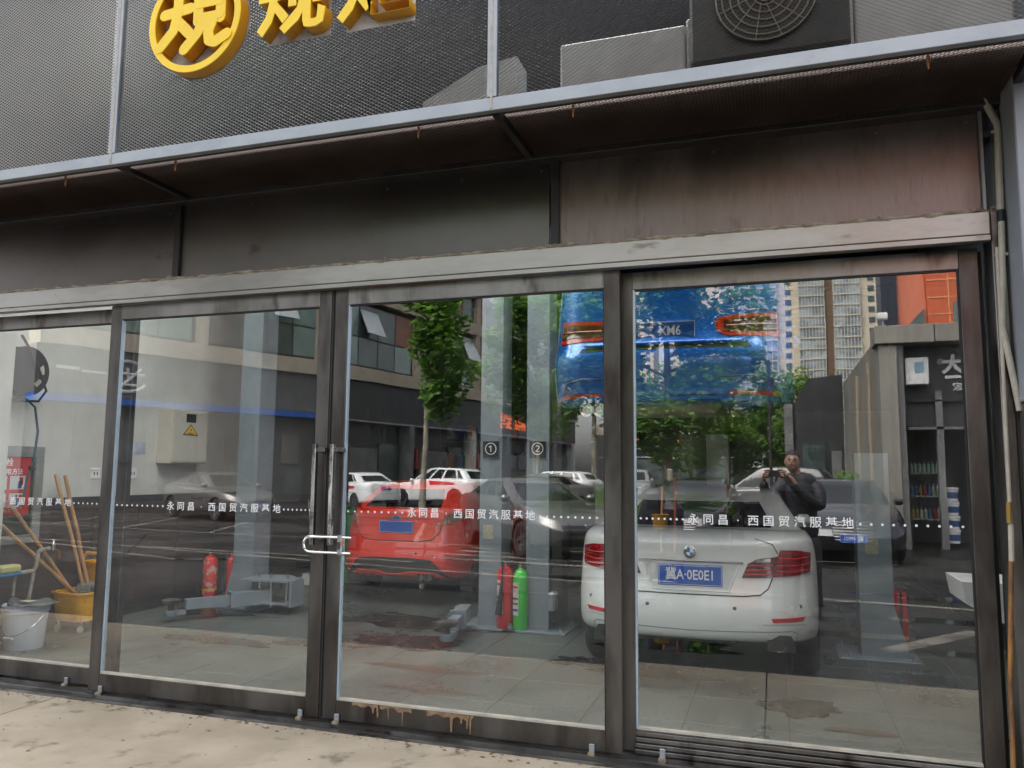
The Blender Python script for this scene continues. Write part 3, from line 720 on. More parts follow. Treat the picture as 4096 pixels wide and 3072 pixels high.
def wheel_meshes(r, w, dark=False, spokes=5):
    t = MB(); t.lathe([(r*.64, -w/2), (r*.93, -w/2), (r, -w/2+.03), (r, w/2-.03), (r*.93, w/2), (r*.64, w/2)], n=28, axis='y'); t.f = t.f[:-2]
    rm = MB(); rm.lathe([(r*.66, -w*.42), (r*.62, -w*.40), (r*.60, -w*.1), (r*.60, w*.3)], n=28, axis='y'); rm.f = rm.f[:-2]
    for k in range(spokes*2):
        a = 2*math.pi*(k//2)/spokes+(.16 if k % 2 else -.16)
        rm.prism([(r*.10*math.cos(a+1), r*.10*math.sin(a+1)), (r*.62*math.cos(a+.07), r*.62*math.sin(a+.07)), (r*.62*math.cos(a-.07), r*.62*math.sin(a-.07)), (r*.10*math.cos(a-1), r*.10*math.sin(a-1))], -w*.36, -w*.26)
    rm.lathe([(.001, -w*.40), (r*.14, -w*.38), (r*.14, -w*.2)], n=12, axis='y')
    hub = MB().lathe([(.001, w*.1), (r*.5, w*.1), (r*.5, w*.2)], n=20, axis='y')
    return t.mesh(), rm.mesh(), hub.mesh()
BODY = {}
def make_car(name, label, cat, p, loc, heading, group=None, tilt=0):
    """p: parameters; heading = direction of the nose, degrees from +x in plan"""
    t = thing(name, label, cat, loc, R(heading), group)
    me = car_mesh(p); body = bpy.data.meshes.new('body')
    bm = bmesh.new(); bm.from_mesh(me); bmesh.ops.delete(bm, geom=[f for f in bm.faces if f.material_index == 1], context='FACES'); bm.to_mesh(body); bm.free()
    for m_ in me.materials: body.materials.append(m_)
    o = place('body', body, None, t, world=False); autosmooth(body, 50)
    for V, F in split(me, 1):
        cx = sum(v[0] for v in V)/len(V); yy = sum(v[1] for v in V)/len(V)
        nm = 'side_window' if abs(yy) > .25 else ('windscreen' if cx > 0 else 'rear_window')
        b = MB().raw([(v[0], v[1]*.998, v[2]) for v in V], F).mesh(); place(nm, b, cglass, t, True, world=False)
    sh = Shell(me)
    Wd = p['W']/2; wr = p['wr']; tm_, rm_, hm_ = wheel_meshes(wr, .22, spokes=p.get('spokes', 5))
    if p.get('wheels', True):
        for x in (p['ax0'], p['ax1']):
            for sgn in (-1, 1):
                w = place('wheel', tm_, tyre_m, t, False, world=False); w.location = (x, sgn*(Wd-.125), wr); w.rotation_euler = (0, 0, 0 if sgn < 0 else math.pi)
                w2 = place('rim', rm_, p.get('rim', rim_m), w, False, world=False); w3 = place('brake_disc', hm_, trimb, w, False, world=False)
    # mirrors
    gx1 = p['g'][1]; zb = interp(gx1-.35, p['belt'])
    for sgn in (-1, 1):
        MB().box(gx1-.46, gx1-.30, sgn*(Wd+.02)-.09, sgn*(Wd+.02)+.09, zb+.02, zb+.15, .045).build('mirror', p.get('mirror', p['paint']), t, smooth=True, world=False)
        # door seams and handle
        for xs in p.get('doors', (.75, -.12, -.95)): sh.line([(xs*1., .34), (xs, zb-.02)], 90 if sgn < 0 else -90, .004) if False else None
    for ang in (90, -90):
        sgn = 1 if ang == 90 else -1
        d1, d2, d3 = p.get('doors', (.80, -.08, -.92))
        for xs in (d1, d2, d3):
            u = -xs if ang == 90 else xs
            b = sh.line([(u, .36 if xs != d3 else .62), (u, interp(xs, p['belt'])-.02)], ang, .004)
            b.build('door_seam', seam_m, t, world=False)
        for xs in (d2+.12, d3+.12):
            u = -xs if ang == 90 else xs
            h = sh.hit(u, interp(xs, p['belt'])-.13, ang, .02)
            if h: MB().box(h.x-.09, h.x+.09, h.y-.012, h.y+.012, h.z-.012, h.z+.012, .008).build('door_handle', p['paint'], t, world=False)
    return t, sh
def number_plate(t, pos, rz, txt, m=None, w=.44, h=.14, tilt=0, parent_world=False):
    m = m or plate_blue
    o = MB().box(-w/2, w/2, -.004, .004, -h/2, h/2, .003).build('number_plate', m, t, world=False)
    o.location = pos; o.rotation_euler = (tilt, 0, rz)
    b = MB()
    for x0, x1, z0, z1 in ((-w/2+.006, w/2-.006, h/2-.009, h/2-.006), (-w/2+.006, w/2-.006, -h/2+.006, -h/2+.009), (-w/2+.006, -w/2+.009, -h/2+.009, h/2-.009), (w/2-.009, w/2-.006, -h/2+.009, h/2-.009)): b.box(x0, x1, -.0055, -.0042, z0, z1)
    b.build('plate_rim', white_vinyl, o, world=False)
    if txt: text('plate_characters', txt, .098, (0, -.0055, 0), white_vinyl, o, ex=.0006, offset=.0015, spacing=1.0, world=False, squash=(.82, 1))
    return o
def std_front(t, sh, p, plate=None, lamp=lamp_dark, grille='bars', bright=True, badge=None):
    """headlights, grille, lower intake, plate and badge on the nose (seen looking along -x)"""
    z0 = interp(p['L']/2-.3, p['belt'])-.16; Wd = p['W']/2
    for s_ in (-1, 1):
        # looking direction: from the front corner, angled 25 degrees
        ang = 180+s_*25
        c = s_*.0
        u0, u1 = (Wd-.52)*.9, Wd-.10
        if s_ > 0: L_, U_ = [(-u1*1.02, z0+.00), (-u0, z0-.06)], [(-u1*1.02, z0+.11), (-u0, z0+.02)]
        else: L_, U_ = [(u0, z0-.06), (u1*1.02, z0+.0)], [(u0, z0+.02), (u1*1.02, z0+.11)]
        sh.patch(L_, U_, ang, .008, 10, 4).build('headlight', lamp, t, smooth=True, world=False)
    gw = p.get('gw', .42); gz0, gz1 = p.get('gz', (z0-.16, z0+.0))
    sh.patch([(-gw*.85, gz0), (gw*.85, gz0)], [(-gw, gz1), (gw, gz1)], 180, .006, 12, 4).build('grille', trimb, t, world=False)
    n = p.get('gbars', 4)
    for k in range(n):
        z = lerp((k+.5)/n, gz0, gz1); ww = lerp((k+.5)/n, gw*.85, gw)-.02
        b = sh.line([(-ww, z), (ww, z)], 180, .007, .012); b.build('grille_bar', pm('grille_steel', (.30, .30, .31), None, rough=.3, metal=1.), t, world=False)
    sh.patch([(-.62, .26), (.62, .26)], [(-.55, .38), (.55, .38)], 180, .006, 12, 3).build('lower_intake', trimb, t, world=False)
    h = sh.hit(0, gz1-.02, 180, .02)
    if h is not None and badge is not None: badge(t, h)
    if plate is not None:
        h = sh.hit(0, p.get('pz', .46), 180, .02); number_plate(t, (h.x+.01, 0, h.z), R(90), plate)
    # bonnet shut lines
    zz = p['belt']
def std_rear(t, sh, p, plate=None, pm_=None, lz=None, hatch=False):
    Wd = p['W']/2; z1 = lz or interp(-p['L']/2+.1, p['belt'])-.10
    for s_ in (-1, 1):
        ang = 0+s_*-20
        u0, u1 = .36*Wd/.9, Wd-.12
        if s_ > 0: L_, U_ = [(u0, z1-.10), (u1, z1-.13)], [(u0, z1-.02), (u1, z1+.04)]
        else: L_, U_ = [(-u1, z1-.13), (-u0, z1-.10)], [(-u1, z1+.04), (-u0, z1-.02)]
        sh.patch(L_, U_, ang, .008, 12, 4).build('tail_light', tail_bright, t, smooth=True, world=False)
    pz = p.get('rpz', z1-.10); h = sh.hit(0, pz, 0, .015)
    if plate is not None: number_plate(t, (h.x-.008, 0, pz), R(-90), plate, pm_)
    sh.patch([(-.6, .34), (.6, .34)], [(-.55, .42), (.55, .42)], 0, .005, 12, 2).build('lower_bumper', trimb, t, world=False)
    sh.line([(-.55, z1), (-.5, .66), (.5, .66), (.55, z1)], 0, .004).build('boot_seam', seam_m, t, world=False)
# ------------------------------------------------------------------ the three cars inside
white_p = paint('white', (.84, .86, .83)); red_p = paint('orange_red', (.84, .035, .014)); blue_p = paint('blue', (.010, .19, .78), .3, .22)
def flat_patch(pts, x, nm, m, t, th=.006):
    """flat plate in the rear plane (u, z) at x"""
    return MB().prism([(u, z) for u, z in pts], x-th, x, 'yz').build(nm, m, t, world=False)
# --- white saloon
pw = dict(kind='sedan', L=4.9, W=1.86, H=1.46, paint=white_p, deck=1.1, zrear=.33, ax0=-1.50, ax1=1.47, wr=.34,
          belt=[(-2.45, 1.075), (-2.2, 1.10), (-1.6, 1.10), (-1.0, 1.02), (.9, .98), (1.3, .93), (2.0, .80), (2.45, .68)],
          g=(-1.98, 1.05, -1.15, .12), rc=(.50, .46), br=.13, rear_off={0: .14, 1: .05, 2: .0, 3: -.015, 4: .02, 5: .05, 6: .075, 7: .045, 8: .07})
white_car, sh = make_car('saloon_car', 'white saloon car parked inside behind the glass, its tail facing out', 'car', pw, (-.66, 1.48+2.45, 0), 91.2)
t = white_car
# looking direction for the tail is +x (ang 0); u grows to the car's left (+y) = the picture's left, so mirror
def mir(pts): return [(-u, z) for u, z in pts][::-1]
for s_ in (1, -1):
    ang = -s_*22
    c = math.cos(R(22))
    def q(pts): return [(u*c-.0 if True else u, z) for u, z in pts]
    # outline in straight rear view, turned into the angled view
    def conv(pts):
        out = []
        for u, z in pts:
            h = sh.hit(s_*u, z, 0, 0)
            if h is None: h = Vector((-2.0, s_*u, z))
            a = R(ang); side = Vector((-math.sin(a), math.cos(a), 0)); out.append((h.dot(side), z))
        return out
    def pp(lo, up, off, m_, nm, nu=10, nv=5):
        lo, up = conv(lo), conv(up)
        if s_ < 0: lo, up = lo[::-1], up[::-1]
        sh.patch(lo, up, ang, off, nu, nv).build(nm, m_, t, smooth=True, world=False)
    pp([(.575, .825), (.70, .83), (.835, .85)], [(.63, 1.015), (.75, 1.01), (.845, .985)], .010, tail_m, 'tail_light')
    pp([(.365, .815), (.48, .817), (.57, .822)], [(.41, .915), (.48, .95), (.617, .97)], .010, tail_dark, 'tail_light')
    for k, (a_, b_) in enumerate((((.60, .865), (.82, .87)), ((.605, .905), (.825, .91)), ((.615, .955), (.83, .955)))):
        l_ = conv([a_, ((a_[0]+b_[0])/2, a_[1]-.006), b_]); sh.line(l_, ang, .0065, .012).build('light_bar', tail_bright, t, smooth=True, world=False)
    for k, (a_, b_) in enumerate((((.385, .838), (.56, .842)), ((.39, .868), (.565, .872)), ((.40, .90), (.575, .91)))):
        sh.line(conv([a_, b_]), ang, .005, .012).build('light_bar', tail_bright, t, world=False)
    pp([(.46, .925), (.56, .93)], [(.46, .945), (.56, .955)], .014, lamp_clear, 'reverse_lamp', 6, 2)
    # reflector slots, sensors, tailpipe
    pp([(.57, .515), (.77, .52)], [(.56, .543), (.79, .548)], .008, tail_bright, 'reflector', 8, 2)
    sh.line(conv([(.50, .50), (.56, .50), (.80, .495), (.82, .53)]), ang, .004).build('bumper_crease', pm('white_crease', (.45, .47, .45), None, rough=.4), t, world=False)
    for u, z in ((.31, .605), (.76, .62)):
        h = sh.hit(s_*u, z, 0, .001)
        if h: MB().lathe([(.012, -.002), (.014, .0), (.012, .002), (.010, 0), (.012, -.002)], n=16, axis='x', o=h).build('parking_sensor', pm('grey_line', (.22, .23, .22), None, rough=.5), t, world=False)
    sh.line([(s_*.46, 1.09), (s_*.58, 1.055), (s_*.615, .99)], 0, .004).build('boot_seam', seam_m, t, world=False)
sh.line([(-.575, .82), (-.545, .745), (-.49, .70), (-.38, .688), (.38, .688), (.49, .70), (.545, .745), (.575, .82)], 0, .0045).build('boot_seam', seam_m, t, world=False)
sh.line([(-.72, .36), (-.735, .43), (-.70, .452), (0, .438), (.70, .452), (.735, .43), (.72, .36)], 0, .0035).build('bumper_seam', pm('grey_line', (.22, .23, .22), None), t, world=False)
hx_ = sh.hit(0, .82, 0, 0).x
# plate recess: shallow frame with chrome bar above
rec = pm('recess_white', (.66, .68, .66), None, rough=.35, coat=1)
sh.patch([(-.27, .715), (.27, .715)], [(-.34, .905), (.34, .905)], 0, .004, 12, 6, .01).build('plate_recess', rec, t, smooth=True, world=False)
for a_, b_ in (((-.345, .905), (-.27, .715)), ((-.27, .715), (.27, .715)), ((.27, .715), (.345, .905))): sh.line([a_, b_], 0, .006, .003).build('recess_edge', white_p, t, world=False)
sh.line([(-.375, .918), (-.2, .922), (.2, .922), (.375, .918)], 0, .0075, .012).build('chrome_bar', chrome, t, smooth=True, world=False)
# the plate's middle characters are not readable in the photograph
pl = number_plate(t, (hx_-.022, 0, .823), R(-90), '冀A·0E0E1', w=.46, h=.15)
for u in (-.12, .12): MB().lathe([(.001, -.004), (.009, -.003), (.009, .003)], n=10, axis='y', o=(u, -.006, .062)).build('plate_screw', steel, pl, world=False)
# roundel: black ring, blue and white quarters, letters
ro_ = MB().lathe([(.001, -.004), (.041, -.004), (.043, 0), (.043, .006)], n=32, axis='y').build('roundel', trimb, t, world=False)
h = sh.hit(0, .985, 0, .008); ro_.location = (h.x, 0, .985); ro_.rotation_euler = (R(-6), 0, R(-90))
for k in range(4):
    a0 = k*math.pi/2; pts = [(0, 0)]+[(.026*math.cos(a0+j*math.pi/16), .026*math.sin(a0+j*math.pi/16)) for j in range(9)]
    MB().prism(pts, -.0065, -.0042).build('roundel_quarter', pm('roundel_blue', (.01, .22, .62), None, rough=.3) if k % 2 else white_vinyl, ro_, world=False)
for ch, a in (('B', 130), ('M', 90), ('W', 50)): 
    l = text('roundel_letter', ch, .017, (0, 0, 0), white_vinyl, ro_, ex=.0004, offset=.0003, world=False)
    l.location = (.034*math.cos(R(a)), -.0055, .034*math.sin(R(a))); l.rotation_euler = (0, R(90-a), 0)
MB().lathe([(.043, -.005), (.046, -.004), (.046, .004), (.043, -.005)], n=32, axis='y').build('roundel_rim', chrome, ro_, smooth=True, world=False)
for s_ in (1, -1):
    h = Vector((-2.33, s_*.61, .355))
    b = MB().lathe([(.045, 0), (.05, -.02), (.046, -.05), (.042, -.045), (.04, .1)], n=20, axis='x', o=h); b.f = b.f[:-1]; b.build('tailpipe', pm('tailpipe_steel', (.25, .24, .23), None, rough=.4, metal=.9), t, smooth=True, world=False)
    flat_patch([(s_*(.61-.085), .31), (s_*(.61-.08), .40), (s_*.56, .425), (s_*.69, .425), (s_*.72, .37), (s_*.72, .31)] if s_ > 0 else [(s_*(.61-.085), .31), (s_*(.61-.08), .40), (s_*.56, .425), (s_*.69, .425), (s_*.72, .37), (s_*.72, .31)], -2.365, 'pipe_cutout', trimb, t)
# --- orange-red hatchback further in
pr = dict(kind='hatch', L=4.0, W=1.74, H=1.47, paint=red_p, deck=1.0, zrear=.30, ax0=-1.25, ax1=1.24, wr=.31, rim=rim_dark,
          belt=[(-2.0, 1.07), (-1.5, 1.07), (-.5, .99), (.6, .95), (1.1, .90), (1.6, .80), (2.0, .66)], g=(-1.86, 1.0, -1.38, .10), rc=(.55, .46), br=.14, grc=(.42, .34),
          rear_off={0: .14, 1: .05, 2: .0, 3: .0, 4: .04, 5: .07, 6: .10, 7: .09, 8: .10}, blank=4, roofw=.56)
red_car, sh = make_car('hatchback_car', 'orange red hatchback seen from behind through the glass right of the chrome lock', 'car', pr, (-4.25, 3.95+2.0, 0), 90)
t = red_car
for s_ in (1, -1):
    ang = -s_*28
    def conv(pts):
        out = []
        for u, z in pts:
            h = sh.hit(s_*u, z, 0, 0) or Vector((-1.6, s_*u, z)); a = R(ang); out.append((h.dot(Vector((-math.sin(a), math.cos(a), 0))), z))
        return out
    lo, up = conv([(.54, .925), (.65, .955), (.75, 1.0)]), conv([(.595, 1.06), (.68, 1.07), (.77, 1.05)])
    if s_ < 0: lo, up = lo[::-1], up[::-1]
    sh.patch(lo, up, ang, .010, 8, 5).build('tail_light', pm('smoked_lamp', (.30, .14, .10), (.55, .42, .34), 14, .12, metal=.3, lo=.5, hi=.6), t, smooth=True, world=False)
    lo, up = conv([(.58, .565), (.70, .53), (.83, .53)]), conv([(.56, .575), (.70, .578), (.86, .575)])
    if s_ < 0: lo, up = lo[::-1], up[::-1]
    sh.patch(lo, up, ang, .006, 8, 2).build('reflector', pm('dark_red_plastic', (.30, .02, .015), None, rough=.3), t, world=False)
sh.line([(-.58, 1.06), (-.53, .85), (-.45, .765), (-.30, .745), (.30, .745), (.45, .765), (.53, .85), (.60, 1.06)], 0, .006).build('tailgate_seam', seam_m, t, world=False)
sh.line([(-.5, 1.0), (.52, 1.0)], 0, .003).build('tailgate_crease', seam_m, t, world=False)
sh.patch([(-.67, .33), (-.5, .40), (-.2, .41), (0, .375), (.2, .41), (.5, .40), (.67, .33)], [(-.46, .54), (-.2, .555), (.2, .555), (.46, .54)], 0, .010, 24, 4).build('diffuser', pm('diffuser_black', (.035, .034, .033), (.02, .02, .02), 60, .7, bump=.3, bscale=80), t, world=False)
sh.line([(-.60, .31), (-.52, .395), (-.22, .405), (-.1, .375), (.1, .375), (.2, .405), (.46, .405), (.60, .31)], 0, .009, .016).build('diffuser_strip', red_p, t, smooth=True, world=False)
for u in (-.35, -.45): MB().lathe([(.032, .05), (.042, -.03), (.044, -.05), (.038, -.05), (.034, .0)], n=18, axis='x', o=(-1.94, u, .35)).build('tailpipe', pm('tailpipe_steel', (.25, .24, .23), None), t, smooth=True, world=False)
h = sh.hit(0, 1.01, 0, .01); MB().lathe([(.001, -.004), (.06, -.003), (.062, .004)], n=28, axis='x', o=(0, 0, 0)).build('oval_badge', chrome, t, world=False)
o_ = [x for x in bpy.data.objects if x.parent == t and x.name.startswith('oval_badge')][0]; o_.location = h; o_.scale = (1, 1, .42)
o2 = MB().lathe([(.001, -.0045), (.052, -.004), (.053, .0)], n=28, axis='x').build('badge_field', pm('badge_blue', (.03, .08, .28), None, rough=.3), o_, world=False); o2.location = (-.001, 0, 0)
l = text('badge_letters', 'ST', .075, (0, 0, 0), chrome, t, rz=0, ex=.003, world=False); h = sh.hit(-.50, .925, 0, .01); l.location = h; l.rotation_euler = (0, 0, R(-90))
pl = number_plate(t, (sh.hit(0, .90, 0, 0).x-.012, 0, .905), R(-90), None)
h = sh.hit(-.28, .61, 0, .002); MB().lathe([(.012, -.002), (.012, .002)], n=12, axis='x', o=h).build('tow_cap', pm('dark_red_plastic', (.3, .02, .015), None), t, world=False)
# --- blue car up on the lift
pb = dict(kind='sedan', L=4.45, W=1.87, H=1.56, paint=blue_p, deck=1.05, zrear=.25, ax0=-1.35, ax1=1.34, wr=.33,
          belt=[(-2.22, 1.24), (-1.9, 1.27), (-1.4, 1.18), (.7, 1.02), (1.2, .92), (1.8, .80), (2.22, .68)], g=(-1.75, 1.0, -1.0, .1), rc=(.5, .44), br=.12,
          rear_off={0: .10, 1: .05, 2: .02, 3: -.02, 4: -.03, 5: .09, 6: .10, 7: .10, 8: .12})
LZ_ = 1.80
blue_car, sh = make_car('lifted_car', 'blue car raised high on the lift above the white saloon', 'car', pb, (-.755, 1.2+2.22, LZ_), 90)
t = blue_car
for s_ in (1, -1):
    ang = -s_*22
    def conv(pts):
        out = []
        for u, z in pts:
            h = sh.hit(s_*u, z, 0, 0) or Vector((-1.8, s_*u, z)); a = R(ang); out.append((h.dot(Vector((-math.sin(a), math.cos(a), 0))), z))
        return out
    def pp(lo, up, off, m_, nm, nu=12, nv=4):
        lo, up = conv(lo), conv(up)
        if s_ < 0: lo, up = lo[::-1], up[::-1]
        sh.patch(lo, up, ang, off, nu, nv).build(nm, m_, t, smooth=True, world=False)
    pp([(.39, .78), (.45, .74), (.81, .745)], [(.37, .86), (.42, .89), (.79, .93)], .008, tail_bright, 'tail_light')
    pp([(.44, .775), (.79, .785)], [(.43, .86), (.78, .90)], .014, tail_dark, 'light_core')
    sh.line(conv([(.45, .815), (.78, .835)]), ang, .006, .02).build('light_bar', tail_bright, t, world=False)
    pp([(.44, .325), (.79, .32)], [(.47, .348), (.79, .35)], .010, tail_bright, 'reflector', 10, 2)
    sh.line(conv([(.38, .445), (.60, .455), (.74, .43), (.78, .36), (.80, .27)]), ang, .008, .002).build('bumper_crease', pm('blue_crease', (.004, .05, .22), None, rough=.3), t, world=False)
sh.patch([(-.62, .655), (.62, .655)], [(-.60, .685), (.60, .685)], 0, .004, 14, 2).build('boot_gap', seam_m, t, world=False)
sh.patch([(-.54, .69), (.54, .69)], [(-.60, .715), (.60, .715)], 0, .03, 12, 2).build('boot_lip', blue_p, t, smooth=True, world=False)
sh.patch([(-.46, .25), (.46, .25)], [(-.36, .325), (.36, .325)], 0, .004, 12, 2).build('lower_valance', trimb, t, world=False)
number_plate(t, (sh.hit(0, .79, 0, 0).x-.012, 0, .79), R(-90), '     XM6', w=.48, h=.15)
for u in (.58, .48): MB().lathe([(.044, .05), (.05, -.02), (.052, -.05), (.046, -.05), (.042, .0)], n=20, axis='x', o=(-2.06, u, .23)).build('tailpipe', chrome, t, smooth=True, world=False)
MB().box(-2.0, -1.5, -.40, .40, .20, .34, .05).build('silencer', pm('silencer_tan', (.32, .28, .22), (.2, .17, .14), 6, .5, metal=.6), t, smooth=True, world=False)
MB().box(-1.5, 1.6, -.12, .12, .25, .36, .03).build('underbody_tunnel', blackmetal, t, world=False)
h = sh.hit(-.30, .51, 0, .001); MB().lathe([(.012, -.002), (.012, .002)], n=14, axis='x', o=h).build('parking_sensor', pm('blue_crease', (.004, .05, .22), None), t, world=False)
for u, z in ((-.42, .46),): 
    sh.line([(u, z-.035), (u, z+.035), (u-.09, z+.03), (u-.09, z-.04), (u, z-.035)], 0, .003).build('tow_cover', pm('blue_crease', (.004, .05, .22), None), t, world=False)
# ------------------------------------------------------------------ the street behind the photographer (seen mirrored in the glass)
beige = pm('beige_render', (.55, .47, .36), (.48, .41, .32), 1.2, .8, space='World', c3=(.3, .26, .2), s3=3, lo3=.66, hi3=.8)
conc = pm('raw_concrete', (.30, .285, .245), (.22, .205, .175), .9, .85, space='World', stretch=(1, 1, .35), c3=(.10, .09, .08), s3=4, lo3=.62, hi3=.78, bump=.1)
grey_clad = pm('grey_cladding', (.16, .16, .155), (.13, .13, .13), 1, .6)
black_clad = pm('black_cladding', (.022, .022, .024), (.035, .035, .036), 1, .5)
blue_band = pm('blue_band', (.02, .13, .55), None, rough=.5)
salmon = pm('salmon_panel', (.30, .12, .085), (.36, .16, .115), 1, .5)
winglass = pm('window_glass_pale', (.30, .40, .36), (.20, .28, .26), .5, .08, spec=.8)
windark = pm('window_glass_dark', (.05, .07, .07), (.12, .16, .15), .7, .06, spec=.8)
white_pan = pm('white_pane', (.6, .66, .68), None, rough=.2)
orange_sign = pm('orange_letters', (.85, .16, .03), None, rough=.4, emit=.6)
white_sign = pm('white_letters', (.8, .8, .78), None, rough=.5)
greyp = pm('grey_door_paint', (.2, .2, .2), (.13, .13, .13), 1, .6)
def wing(name, label, P, Q, ground, fascia, seedv, door_first=0, wingd=5., stripe=False, z0=4.05):
    P, Q = Vector(P), Vector(Q); d = P-Q; Ln = d.length; rz = math.atan2(d.y, d.x)
    t = thing(name, label, 'building', (Q.x, Q.y, 0), rz); rr = random.Random(seedv)
    B = lambda nm, m, *a, c=0.: MB().box(*a, c).build(nm, m, t, world=False)
    B('wall', grey_clad if stripe else black_clad, -.3, Ln, .6, 9, 0, 14.4)
    B('fascia', fascia, -.3, Ln, -.1, .6, z0+(.27 if stripe else .1), 6.17)
    if stripe: B('blue_stripe', blue_band, 0, Ln, -.12, .6, z0, z0+.26)
    else: B('fascia_edge', galv, 0, Ln, -.12, .6, z0+.02, z0+.1)
    for z in (6.17, 10.5, 14.4): B('band', beige, -.3, Ln, -.35, .75, z, z+.72)
    n = max(1, round(Ln/6.2)); w = Ln/n
    for i in range(n+1): 
        x = min(max(i*w, .25), Ln-.25)
        for z in (6.9, 11.23): B('pier', beige, x-.25, x+.25, -.3, .75, z, z+3.6 if z < 10 else 14.4)
    k = 0
    for fl_, z in enumerate((6.95, 11.27)):
        for i in range(n):
            a, b = i*w+.4, (i+1)*w-.4; zt = z+(3.35 if fl_ == 0 else 2.9)
            f = B('window', blackmetal, a-.06, b+.06, -.05, .25, z, zt)
            m_ = 4; pw_ = (b-a)/m_
            for j in range(m_):
                for h in range(2):
                    zl, zh = (z+.08, z+1.5) if h == 0 else (z+1.58, zt-.08)
                    mt = rr.choice([winglass, winglass, windark, salmon if (j+i) % 3 == 1 else windark])
                    MB().box(a+j*pw_+.04, a+(j+1)*pw_-.04, -.075, -.052, zl, zh).build('pane', mt, f, world=False)
            j = rr.randrange(m_)
            o = MB().box(a+j*pw_+.05, a+(j+1)*pw_-.05, -.02, .02, -1.4, 0).build('open_casement', white_pan, f, world=False); o.location = (0, -.10, z+3.0); o.rotation_euler = (R(-24), 0, 0)
    for i in range(n):
        a, b = i*w+.35, (i+1)*w-.35
        if ground == 'shop':
            B('shop_column', greyp if i % 2 else white_plaster, a-.3, a+.12, -.15, .6, 0, z0)
            B('shop_door', windark, a+.25, a+2.2, .45, .58, 0, 3.0); B('shop_sign', pm('panel_red', (.35, .03, .02), None), b-.8, b-.5, .3, .58, 1.6, 2.8)
            B('shop_shelf', greyp, a+2.6, b-.9, .3, .58, .2, 2.7)
        else:
            B('roller_door', greyp, a+.2, b-.1, .5, .58, 0, 3.4)
            for q in range(3): B('wall_poster', [pm('poster_cream', (.25, .24, .21), None), greyp, pm('panel_dark', (.06, .06, .06), None)][q], a+.5+q*1.5, a+1.5+q*1.5, .44, .5, 1.8, 3.2+.3*q)
    return t, Ln
w1, L1 = wing('arcade_building', 'two storey beige framed building with blue stripe over its shops, near end', (-25.9, -17.3), (-21.3, -29.6), 'roller', grey_clad, 1, stripe=True)
w2, L2 = wing('arcade_building', 'beige framed building with black fascia and salmon panels behind the plane trees', (-20.9, -29.8), (-18.8, -44.5), 'shop', black_clad, 2)
w3, L3 = wing('arcade_building', 'far beige framed building whose black fascia carries orange letters', (-18.8, -44.9), (-17.9, -68), 'shop', black_clad, 5)
text('fascia_letters', '奔驰  宝马', 1.25, (L3-6.5, -.14, 5.1), orange_sign, w3, ex=.04, offset=.01, world=False)
# round brush-like logo and the white bar letters on the first building
lx = L1-3.5
b = MB()
b.tube([(lx+.85*math.cos(R(a)), -.14, 5.2+.62*math.sin(R(a))) for a in range(-150, 130, 14)], .07, 6)
for pts in ([(-.55, .35), (.25, -.45)], [(-.7, .1), (.3, .1)], [(-.4, -.35), (.35, -.35)], [(.0, .35), (-.05, -.1)]): b.tube([(lx+p[0], -.14, 5.2+p[1]) for p in pts], .06, 6)
b.build('round_logo', white_sign, w1, world=False)
MB().box(L1-1.5, L1-.7, -.16, -.11, 5.28, 5.40).build('logo_bar', white_sign, w1, world=False)
MB().box(lx+1.0, lx+1.9, -.16, -.11, 5.22, 5.30).build('logo_spanner', white_sign, w1, world=False)
# low black shop row closing the far end
far = thing('shop_row', 'low black shop row with pale parapet and orange letters at the street end', 'building', (-17, -75, 0))
box('wall', black_clad, far, -17.5, -3, -84, -75, 0, 5.3); box('parapet', beige, far, -17.6, -2.9, -84.2, -74.9, 5.3, 6.35)
for i in range(4): 
    w_ = box('shop_window', windark, far, -16.6+i*3.4, -14+i*3.4, -74.98, -74.9, .3, 2.8)
box('fascia_line', white_sign, far, -17, -3.4, -74.97, -74.92, 2.98, 3.05)
text('fascia_letters', '汽车电子', 1.05, (-11.2, -74.85, 4.75), orange_sign, far, rz=math.pi, ex=.04, spacing=1.5)
text('small_letters', '轮胎保养  钣金喷漆  美容洗车', .34, (-11.2, -74.85, 3.95), white_sign, far, rz=math.pi, ex=.02)
